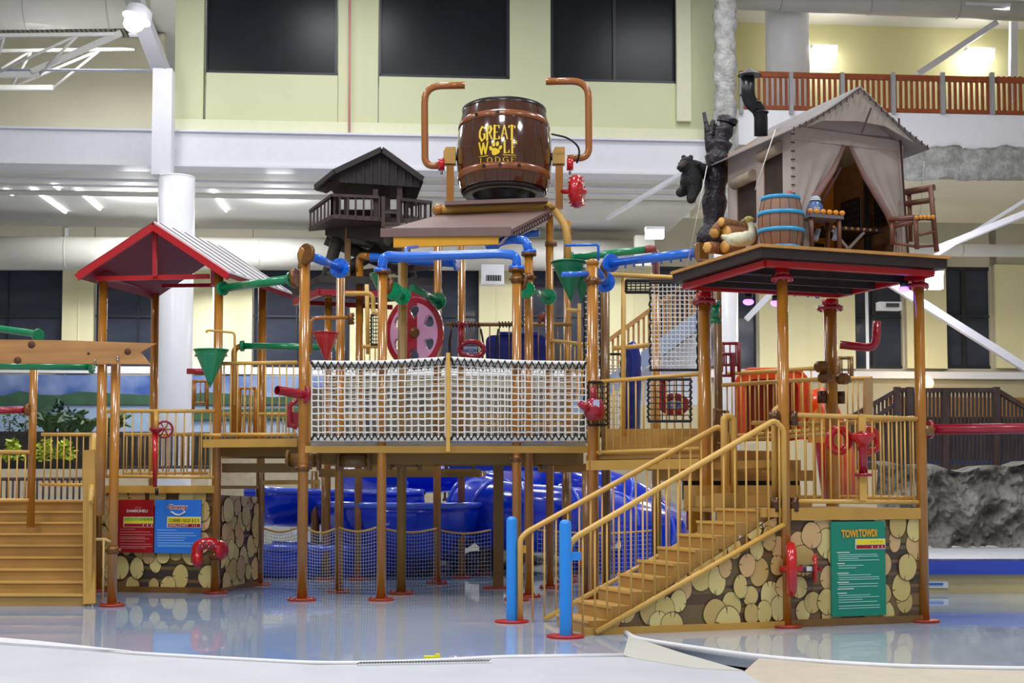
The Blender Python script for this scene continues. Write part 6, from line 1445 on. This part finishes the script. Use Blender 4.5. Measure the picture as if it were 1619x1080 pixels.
# stove pipe
t = thing('stove_pipe', 'bent black stove pipe with conical cap rising above the tent roof', 'chimney', P(1205,205,17.6))
q = MB(); pts = [P(1203,215,17.6), P(1203,175,17.5), P(1183,160,17.4), P(1182,122,17.4)]; q.tube(fillet(pts, .2, 8), .085, 18); q.build('tube', black_m, t)
q = MB(); q.lathe(P(1185,117,17.4), [(.15,-.02),(.001,.08)], 20); q.lathe(P(1185,117,17.4), [(.13,-.02),(.001,-.015)], 20); q.build('cap', mat('cap_grey','#5c5a60',.5), t)
for y in (178,163,150): q = MB(); q.torus(P(1203 if y > 170 else (1192 if y > 155 else 1182), y, 17.45), .086, .012, (0,0,1), 20, 6); q.build('joint_ring', black_m, t)
for dx in (-.05,.05): q = MB(); q.cyl(P(1183,124,17.4)+Vector((dx,0,0)), P(1185,118,17.4)+Vector((dx,0,0)), .01, 6); q.build('cap_strut', black_m, t)
# small barrel with blue hoops
bu, bvv = -.02, -.02; c = R(bu,bvv,zt+.0); hB = .62
t = thing('water_barrel', 'wooden barrel with bright blue hoops at the tent corner', 'barrel', c)
def br_(f): return .205+.055*math.sin(PI*f)
q = MB(); q.lathe(c, [(.001,.012),(br_(0),.012)]+[(br_(k/12), hB*k/12+.012*(k == 0)) for k in range(13)]+[(br_(1)-.03,hB),(br_(1)-.03,hB-.03),(.001,hB-.03)], 32); q.build('staves', staves_m, t)
for f, w_ in ((.04,.05),(.36,.04),(.68,.04),(.97,.04)):
    q = MB(); q.lathe(c, [(br_(f-.03)+.002,hB*f-w_/2),(br_(f)+.014,hB*f-w_/2),(br_(f)+.014,hB*f+w_/2),(br_(f)+.002,hB*f+w_/2)], 32); q.build('hoop', bhoop2_m, t)
for k in range(14):
    a = 2*PI*k/14; q = MB(); q.tube([c+Vector(((br_(j/8)+.001)*math.cos(a),(br_(j/8)+.001)*math.sin(a),hB*j/8)) for j in range(9)], .004, 4); q.build('stave_joint', mat('joint_dark2','#4d382e',.6), t)
q = MB(); q.ball(c+Vector((.10,-.02,hB+.03)), .045, 10); q.ball(c+Vector((.08,0,hB+.0)), .04, 10); tag(q.build('red_lantern_knob', mat('brick_red','#a4412a',.5)), 'small brick red knob on top of the blue hooped barrel', 'knob')
# log pile
rl_ = random.Random(9)
for i, (x, y, r, dx, l) in enumerate([(1118,391,.075,.0,'split log at the bottom left of the pile behind the goose'),(1146,390,.08,0,'short log at the bottom of the pile next to the goose'),(1129,369,.07,0,'tilted thin split log on the left of the pile'),(1147,369,.10,0,'big log with orange cut end in the middle of the pile'),(1140,351,.06,0,'thin log lying on top of the pile')]):
    c = P(x, y, 16.9); d = (UX*.92+VY*.35+Vector((0,0,.02))).normalized() if i != 2 else Vector((.3,.5,.35)).normalized()
    if i == 4: d = (UX*.95+VY*.3-Vector((0,0,.08))).normalized()
    t = thing('firewood_log', l, 'log', c, None); L_ = (.35,.3,.3,.5,.62)[i]
    q = MB(); q.tube([c+d*.008, c+d*L_*.5+Vector((0,0,.008)), c+d*L_], [r,r*1.03,r*.95], 14 if i in (1,3,4) else 6); q.build('bark', barkl_m, t)
    q = MB(); x_, y_, _d = basis(d); q.lathe(c, [(.001,-.004),(r*.93,-.004),(r*.93,.009),(.001,.009)], 14 if i in (1,3,4) else 6, d); q.build('cut_end', endgr_m, t)
t = thing('bracket_plate', 'dark square bracket at the left edge of the tent platform', 'bracket', P(1112,398,17.3)); q = MB(); q.box(P(1110,398,17.4), (.12,.12,.2), .3); q.build('plate', poled_m, t)
# goose
g = thing('goose_figure', 'white goose figurine with olive head sitting beside the logs', 'goose', P(1178,392,16.4)); gc = P(1172,390,16.4)
q = MB(); q.ball(gc+Vector((-.02,0,.085)), .17, 24, (1.0,.55,.50)); q.ball(gc+Vector((.07,0,.10)), .10, 18, (1,.8,.85)); q.build('body', feather_m, g)
q = MB(); q.tube([gc+Vector((.10,0,.09)), gc+Vector((.125,0,.15)), gc+Vector((.125,0,.21)), gc+Vector((.11,0,.27)), gc+Vector((.09,0,.31))], [.065,.048,.038,.034,.034], 14); q.build('neck', feather_m, g)
q = MB(); q.ball(gc+Vector((.09,-.005,.315)), .05, 14, (1.2,.9,.85)); q.build('head', gooseh_m, g)
q = MB(); q.tube([gc+Vector((.05,-.01,.31)), gc+Vector((-.01,-.02,.295))], [.024,.008], 10); q.build('beak', mat('beak','#8c8250',.5), g)
for s_ in (-1,1):
    q = MB(); q.ball(gc+Vector((-.03,s_*.07,.08)), .09, 14, (1.3,.28,.55)); q.build('wing', feather_m, g)
    q = MB(); q.ball(gc+Vector((.07,s_*.042,.325)), .008, 8); q.build('eye', black_m, g)
q = MB(); q.tube([gc+Vector((-.13,0,.09)), gc+Vector((-.23,0,.13))], [.06,.012], 10); q.build('tail', feather_m, g)
# dead tree
tr = thing('dead_tree', 'dark burnt tree trunk with broken branches left of the tent', 'tree', P(1124,388,18.0)); YT2 = 18.0
q = MB(); W_ = lambda x, y, d=0: P(x, y, YT2+d)
pts = [W_(1126,397), W_(1128,350), W_(1130,300), W_(1134,262), W_(1136,235), W_(1141,215), W_(1148,192)]
ln = fillet(pts, .3, 3); n_ = len(ln)
q.tube(ln, [.15+.02*math.sin(i*1.7)+(.05 if i < 2 else 0)-(.0 if i < n_-4 else .03) for i in range(n_)], 14); q.build('trunk', bark_m, tr)
for a, b, c_, r1, r2, nm in ((W_(1131,246),W_(1121,218),W_(1113,178),.10,.025,'branch'),(W_(1120,222),W_(1126,205),W_(1127,190),.06,.03,'branch'),(W_(1140,285),W_(1150,268),W_(1158,254,.1),.09,.05,'branch'),(W_(1128,270),W_(1112,267,-.15),W_(1096,258,-.2),.07,.05,'branch')):
    q = MB(); q.tube([a, (a+b)/2, b, (b+c_)/2, c_], [r1, r1*.95, (r1+r2)/2, r2*1.3, r2], 10); q.build(nm, bark_m, tr)
q = MB(); q.lathe(W_(1150,190), [(.13,-.04),(.14,.02),(.10,.05),(.001,.02)], 12, (.3,-.1,1)); q.build('broken_top', bark_m, tr)
# bear cub, skinned skeleton
def skin(name, pts, edges, rad, m, parent, sub=1, loc=(0,0,0)):
    me = bpy.data.meshes.new(name); me.from_pydata([tuple(Vector(p)-Vector(loc)) for p in pts], edges, []); o = bpy.data.objects.new(name, me); COL.objects.link(o); o.parent = parent
    md = o.modifiers.new('skin', 'SKIN'); md.use_smooth_shade = True
    sv = me.skin_vertices[0].data if me.skin_vertices else None
    if sv is None:
        me.skin_vertices if False else None
    for i, r in enumerate(rad):
        me.skin_vertices[0].data[i].radius = (r, r)
    me.skin_vertices[0].data[0].use_root = True
    s_ = o.modifiers.new('sub', 'SUBSURF'); s_.levels = sub; s_.render_levels = sub+1
    me.materials.append(m); return o
bl_ = Vector(W_(1092,290,-.2)); be = thing('bear_cub', 'black bear cub figure clinging to the dead tree branch', 'bear', W_(1094,322,-.2))
B_ = lambda x, y, d=0: W_(x, y, -.2+d)
pts = [B_(1094,286), B_(1091,272), B_(1090,262), B_(1088,255), B_(1079,262,-.05), B_(1075,272,-.06), B_(1103,262,-.02), B_(1112,266,-.02), B_(1122,262,.05), B_(1101,278,.12), B_(1114,276,.15), B_(1124,280,.2), B_(1097,300,-.02), B_(1093,312,-.06), B_(1092,321,-.1), B_(1084,300,.06), B_(1078,304,.02), B_(1071,306,-.04), B_(1104,295,.1)]
ed = [(0,1),(1,2),(2,3),(2,4),(4,5),(2,6),(6,7),(7,8),(1,9),(9,10),(10,11),(0,12),(12,13),(13,14),(0,15),(15,16),(16,17),(0,18)]
rd = [.15,.14,.12,.07,.075,.04,.07,.055,.045,.07,.055,.045,.09,.07,.055,.09,.07,.06,.06]
skin('body', pts, ed, rd, fur_m, be, 2, be.location)
q = MB(); q.ball(B_(1086,258,-.03), .095, 16, (1.0,.95,.9)); q.build('head', fur_m, be)
q = MB(); q.tube([B_(1084,260,-.08), B_(1076,264,-.14), B_(1073,266,-.17)], [.06,.045,.03], 12); q.build('muzzle', mat('muzzle_brown','#2c2422',.6), be)
q = MB(); q.ball(B_(1072,265,-.19), .016, 8); q.build('nose', black_m, be)
for x, y in ((1081,249),(1092,249)):
    q = MB(); q.ball(B_(x,y,-.02), .033, 10, (1,.5,1)); q.build('ear', fur_m, be)
for x in (1079,1085):
    q = MB(); q.ball(B_(x,257,-.12), .01, 8); q.build('eye', metal_m, be)
# guy lines
for a, b, l in (((1226,205,16.3),(1194,300,16.2),'thin guy rope from the tent eave to the barrel'),((1118,262,17.2),(1085,428,17.6),'thin guy rope hanging past the bear to the platform edge'),((1461,255,16.9),(1455,340,17.4),'thin guy rope at the right tent eave')):
    q = MB(); q.tube([P(*a), P(*b)], .006, 6); tag(q.build('guy_rope', mat('guy_white','#d8d4cc',.6)), l, 'rope')
# table, jar, beads
tb = thing('camp_table', 'small rustic table edged with orange wooden beads inside the tent front', 'table', R(.55,-.02,zt))
zt_t = P(1310,341,16.4).z
q = MB(); q.prism([R(.33,-.08,zt_t-.05), R(.78,-.08,zt_t-.05), R(.78,.25,zt_t-.05), R(.33,.25,zt_t-.05)], (0,0,.04)); q.build('table_top', mat('table_grey','#6c6a72',.5), tb)
for k in range(6):
    q = MB(); q.ball(R(.34+.085*k,-.07,zt_t+.02), .035, 10, (1,.8,.9)); q.build('bead', orangel_m, tb)
for u, v in ((.37,-.04),(.74,-.04),(.37,.2),(.74,.2)):
    q = MB(); q.tube([R(u,v,zt), R(u,v,zt_t-.05)], .028, 8); q.build('leg', chair_m, tb)
t = thing('enamel_jar', 'blue banded jar standing on the rustic camp table', 'jar', R(.50,.08,zt_t)); c = R(.50,.08,zt_t-.01)
q = MB(); q.lathe(c, [(.001,0),(.085,0),(.09,.02),(.09,.12),(.07,.15),(.055,.17),(.055,.185),(.001,.185)], 24); q.build('body', jar_m, t)
q = MB(); q.lathe(c, [(.001,.19),(.058,.19),(.062,.205),(.058,.225),(.03,.24),(.001,.24)], 20); q.build('lid', mat('jar_lid','#b8c4d8',.3), t)
for z in (.125,.19): q = MB(); q.torus(c+Vector((0,0,z)), .078 if z < .15 else .06, .007, (0,0,1), 24, 6); q.build('band', swhite_m, t)
q = MB(); text_geo(q, '92', c+Vector((0,-.094,.035)), (1,0,0), (0,0,1), .06, .07); q.build('marking', swhite_m, t)
for i, (x, y) in enumerate(((1292,372),(1322,371))):
    q = MB(); q.beam(P(x-3,y+9,16.45), P(x+2,y-10,16.5), .05, .03); tag(q.build('table_brace', mat('brace_blue_grey','#9aa6b8',.5)), 'pale slanting brace under the camp table, %s one' % ('left','right')[i], 'brace')
# cot
t = thing('camp_cot', 'folding cot with laced edge and crossed legs behind the camp table', 'cot', R(1.15,.35,zt))
zc_ = P(1365,356,16.9).z
q = MB(); q.prism([R(.85,.45,zc_-.05), R(1.65,.40,zc_-.05), R(1.65,1.0,zc_-.05), R(.85,1.0,zc_-.05)], (0,0,.04)); q.build('bed', mat('cot_dark','#332c30',.8), t)
for k in range(9): q = MB(); q.ball(R(.88+.085*k,.42,zc_-.03), .022, 8); q.build('lacing', plank_m, t)
for a, b in (((.95,zc_-.06),(1.35,zt)),((1.4,zc_-.06),(1.0,zt))): q = MB(); q.beam(R(a[0],.44,a[1]), R(b[0],.44,b[1]), .03, .03); q.build('leg', mat('cot_leg','#9a9088',.6), t)
t = thing('dark_chair', 'dark chair silhouette standing inside the tent', 'chair', R(1.0,1.1,zt))
q = MB(); q.box(R(1.0,1.15,4.55), (.4,.3,.08), .35); q.build('seat', black_m, t); q = MB(); q.box(R(1.0,1.3,4.85), (.38,.05,.55), .35); q.build('backrest', mat('navy_cloth','#1a1f33',.7), t)
for u, v in ((.85,1.05),(1.15,1.05),(.85,1.28),(1.15,1.28)): q = MB(); q.beam(R(u,v,zt), R(u,v,4.52), .04, .04); q.build('leg', black_m, t)
# rocking chair
ch = thing('log_chair', 'rustic log armchair at the right corner of the tent platform', 'chair', R(1.72,-.12,zt))
c0 = R(1.70,-.10,zt); YC = 16.45
def C_(x, y, d=0): return P(x, y, YC+d)
for a, b, r, nm in (((1450,394,-.15),(1447,342,-.15),.028,'leg'),((1481,398,.1),(1471,296,.1),.03,'leg'),((1411,386,0),(1411,348,0),.03,'leg'),((1440,382,.35),(1437,300,.35),.026,'leg'),
    ((1404,347,0),(1450,344,-.15),.03,'arm'),((1432,304,.35),(1477,296,.1),.04,'back_rail'),((1432,322,.35),(1476,316,.1),.034,'back_rail'),((1430,343,.35),(1475,345,.1),.03,'seat_rail'),((1411,358,0),(1450,350,-.15),.028,'seat_rail'),((1450,390,-.15),(1479,388,.1),.018,'stretcher'),((1450,372,-.15),(1479,366,.1),.018,'stretcher'),((1412,384,0),(1450,390,-.15),.018,'stretcher')):
    q = MB(); q.tube([C_(*a), C_(*b)], r, 9); q.build(nm, chair_m, ch)
q = MB(); q.prism([C_(1411,357,0), C_(1450,350,-.15), C_(1476,345,.1), C_(1436,346,.35)], (0,0,.025)); q.build('seat', mat('woven_dark','#4b3a3a',.7), ch)
for k in range(5): q = MB(); q.ball(C_(1449+k*6.5,344-k*.2,-.18+k*.05), .026, 10); q.build('bead', orangel_m, ch)
# ================================================================== BLUE SLIDES
def trough(label, path, r, a0, a1, m=slide_m, rim=True, flip=False, name='blue_flume', th=.05):
    """open flume: arc section swept along a path of (px,py,Y) picks"""
    w = [P(*p) for p in path]; ln = fillet(w, 1.4, 10); t = thing(name, label, 'slide', ln[0], 'blue water slides'); q = MB(); N = 16
    sec = []
    for i, p in enumerate(ln):
        d = (ln[min(i+1,len(ln)-1)]-ln[max(i-1,0)]); d.z *= .3; d.normalize(); s_ = Vector((d.y,-d.x,0)).normalized(); upv = Vector((0,0,1)); sec.append((p, s_, upv))
    n_ = len(sec)
    def fn(u, v):
        k = min(n_-1, int(round(u*(n_-1)))); p, s_, upv = sec[k]; a = a0+(a1-a0)*v; return p + (s_*math.cos(a)+upv*math.sin(a))*r
    q.grid(fn, n_-1, N); q.build('flume', m, t, th)
    if rim:
        for v in (0, 1):
            q = MB(); q.tube([fn(k/(n_-1), v) for k in range(n_)], .06, 8); q.build('rim', slideh_m, t)
    return t
trough('upper blue flume crossing left behind the raised deck', [(395,774,25.5),(470,778,25.8),(560,780,27)], .62, PI, 2*PI)
trough('wide open blue flume bowl curling at centre beneath the bridge', [(520,790,28.5),(600,798,25.2),(668,800,25.2),(722,788,27.5),(705,770,30.5)], .95, PI*.93, 2*PI)
q_t = trough('blue flume passing high behind the bridge deck at centre', [(540,745,29.5),(700,745,29.5),(880,722,30)], .45, PI, 2*PI)
# curled closed tube
def tube_slide(label, path, r, m=slide_m):
    w = [P(*p) for p in path]; ln = fillet(w, 1.6, 10); t = thing('blue_tube_slide', label, 'slide', ln[0], 'blue water slides')
    q = MB(); q.tube(ln, r, 26); q.build('tube', m, t)
    for k in range(3, len(ln)-2, 7):
        q = MB(); q.torus(ln[k], r+.01, .035, ln[k+1]-ln[k-1], 30, 8); q.build('joint_ring', slideh_m, t)
    return t
tube_slide('fat glossy blue tube slide curling beneath the bridge right of centre', [(880,742,30),(800,778,28.5),(752,802,26.2),(800,818,25.6),(900,822,26.0),(1010,838,27.5),(1060,850,29)], .62)
tube_slide('blue tube slide arching behind the stair railing', [(800,740,30),(905,768,28.8),(985,790,28.6),(1050,830,29.5)], .50)
trough('low deep blue runout trough at the left behind the safety net', [(412,862,25.2),(500,866,25.0),(600,862,25.4),(690,850,27)], .62, PI, 2*PI)
t = MB(); t.box((P(980,860,26.5).x, 26.6, .45), (1.9,.5,.85)); tag(t.build('blue_trough_side', slide_m), 'blue runout trough side seen through the stair balusters', 'slide')
q = MB(); q.box(P(969,862,26.2), (.3,.02,.12)); tag(q.build('trough_label', swhite_m), 'small white label on the blue runout trough behind the stairs', 'label')
# low safety nets
def low_net(label, x0, x1, yt, yb, Y0, Y1, nu, nv, dip=5):
    def fn(u, v):
        a, b = P(x0,yb+(yt-yb)*v,Y0), P(x1,yb+(yt-yb)*v,Y1); p = a.lerp(b,u); p.z = max(.01, p.z - .06*math.sin(PI*u)*v); return p
    t = rope_net('safety_net', label, fn, nu, nv, .0034, mat('mesh_white_fine','#b4bac8',.6), lace=False, border=False, cat='net', group='low safety nets over the pool')
    q = MB(); q.tube([fn(k/20,1) for k in range(21)], .016, 8); q.build('top_cord', rail_m, t); return t
low_net('low white mesh net left of the tall pole beneath the raised deck', 416, 470, 835, 930, 22.6, 21.8, 12, 18)
low_net('low white mesh net between the tall pole and the net pole', 486, 530, 836, 938, 21.4, 21.2, 11, 20)
low_net('low white mesh net left of the front arch pole', 536, 596, 834, 936, 21.3, 21.2, 14, 18)
low_net('low white mesh net between arch pole and brown pole', 606, 690, 836, 930, 22.4, 23.0, 19, 16)
low_net('low white mesh net right of centre by the square olive post', 694, 776, 838, 912, 24.5, 25, 16, 12)
low_net('low white mesh net behind the stair railing', 850, 1040, 838, 910, 24, 25, 30, 10)
t = valve('small red valve seen behind the foot of the stairs', P(924,880,20.5), (1,0,0), .14, red_m, 6, 'water_valve', .08, .1)
# ================================================================== CAMERA, LIGHT
cam = bpy.data.cameras.new('camera'); co = bpy.data.objects.new('camera', cam); COL.objects.link(co)
cam.sensor_width = 36; cam.lens = F/1619*36; cam.clip_end = 300
cam.shift_x = (809.5-CX)/1619; cam.shift_y = (CY-540)/1619
co.location = (0, 0, EYE); co.rotation_euler = (PI/2+PITCH, 0, 0)
bpy.context.scene.camera = co
def area(name, loc, size, power, col=(1,1,1), rot=(0,0,0), sy=None):
    l = bpy.data.lights.new(name, 'AREA'); l.energy = power; l.color = col; l.shape = 'RECTANGLE'; l.size = size; l.size_y = sy or size
    o = bpy.data.objects.new(name, l); COL.objects.link(o); o.location = loc; o.rotation_euler = rot; return o
def point(name, loc, power, col=(1,1,1), r=.2):
    l = bpy.data.lights.new(name, 'POINT'); l.energy = power; l.color = col; l.shadow_soft_size = r
    o = bpy.data.objects.new(name, l); COL.objects.link(o); o.location = loc; return o
for x in (-9, -1, 8):
    for y in (5, 14, 23.5):
        area('high_bay_light', (x, y, CEZ-.3), 2.0, 560 if y < 20 else 380, (.97,.98,1))
area('high_bay_light', (-4, 31.5, CEZ-.3), 2.5, 300, (.97,.98,1)); area('high_bay_light', (5, 31.5, CEZ-.3), 2.5, 230, (.97,.98,1))
for px in (215, 440):
    c = P(px, 318, 39.5, K); point('aisle_lamp', c, 230, (.97,.98,1), .35)
for px in (250, 440, 940): 
    c = P(px, 300, 40.5, K); area('aisle_light', (c.x, c.y, 9.3), 1.6, 260, (.97,.98,1))
c = P(700, 293, 39.7, K); point('lamp_light', c, 160, (.95,.95,1), .4)
c = P(205, 70, 31.6); point('flood_light', c, 90, (.93,.92,1), .3)
for px, py in ((1303,84),(1549,88)):
    c = P(px, py, 39.2, K); point('balcony_light', c, 42, (1,.98,.95), .4)
c = P(1472, 446, 33.8); point('corner_light', c, 150, (.93,.9,1), .3)
c = P(1464, 606, 42.6, K); point('globe_light', c, 60, (1,.72,.35), .2)
for px in (1250, 1400, 1540): 
    c = P(px, 420, 38.5, K); area('aisle_light', (c.x, c.y, 7.4), 1.2, 130, (1,.96,.88))
for x in (-9, 0, 9): area('aisle_light', (x, 38.5, 7.6), 1.6, 130, (1,.96,.9))
w = bpy.data.worlds.new('hall_air'); bpy.context.scene.world = w; w.use_nodes = True
w.node_tree.nodes['Background'].inputs[0].default_value = (.95,.97,1,1); w.node_tree.nodes['Background'].inputs[1].default_value = .38
vs = bpy.context.scene.view_settings; vs.view_transform = 'Standard'; vs.look = 'None'; vs.gamma = 1; vs.exposure = 0.0; vs.use_curve_mapping = False

area('bay_fill_light', (-11, 37, 13.6), 3.0, 330, (.97,.98,1))  # added fill without a fitting, brightens the wall of the left bay

point('tent_fill_light', R(.9, 1.0, 5.35), 3.5, (1,.72,.4), .08)  # added warm fill to brighten the tent interior, no lantern hangs there
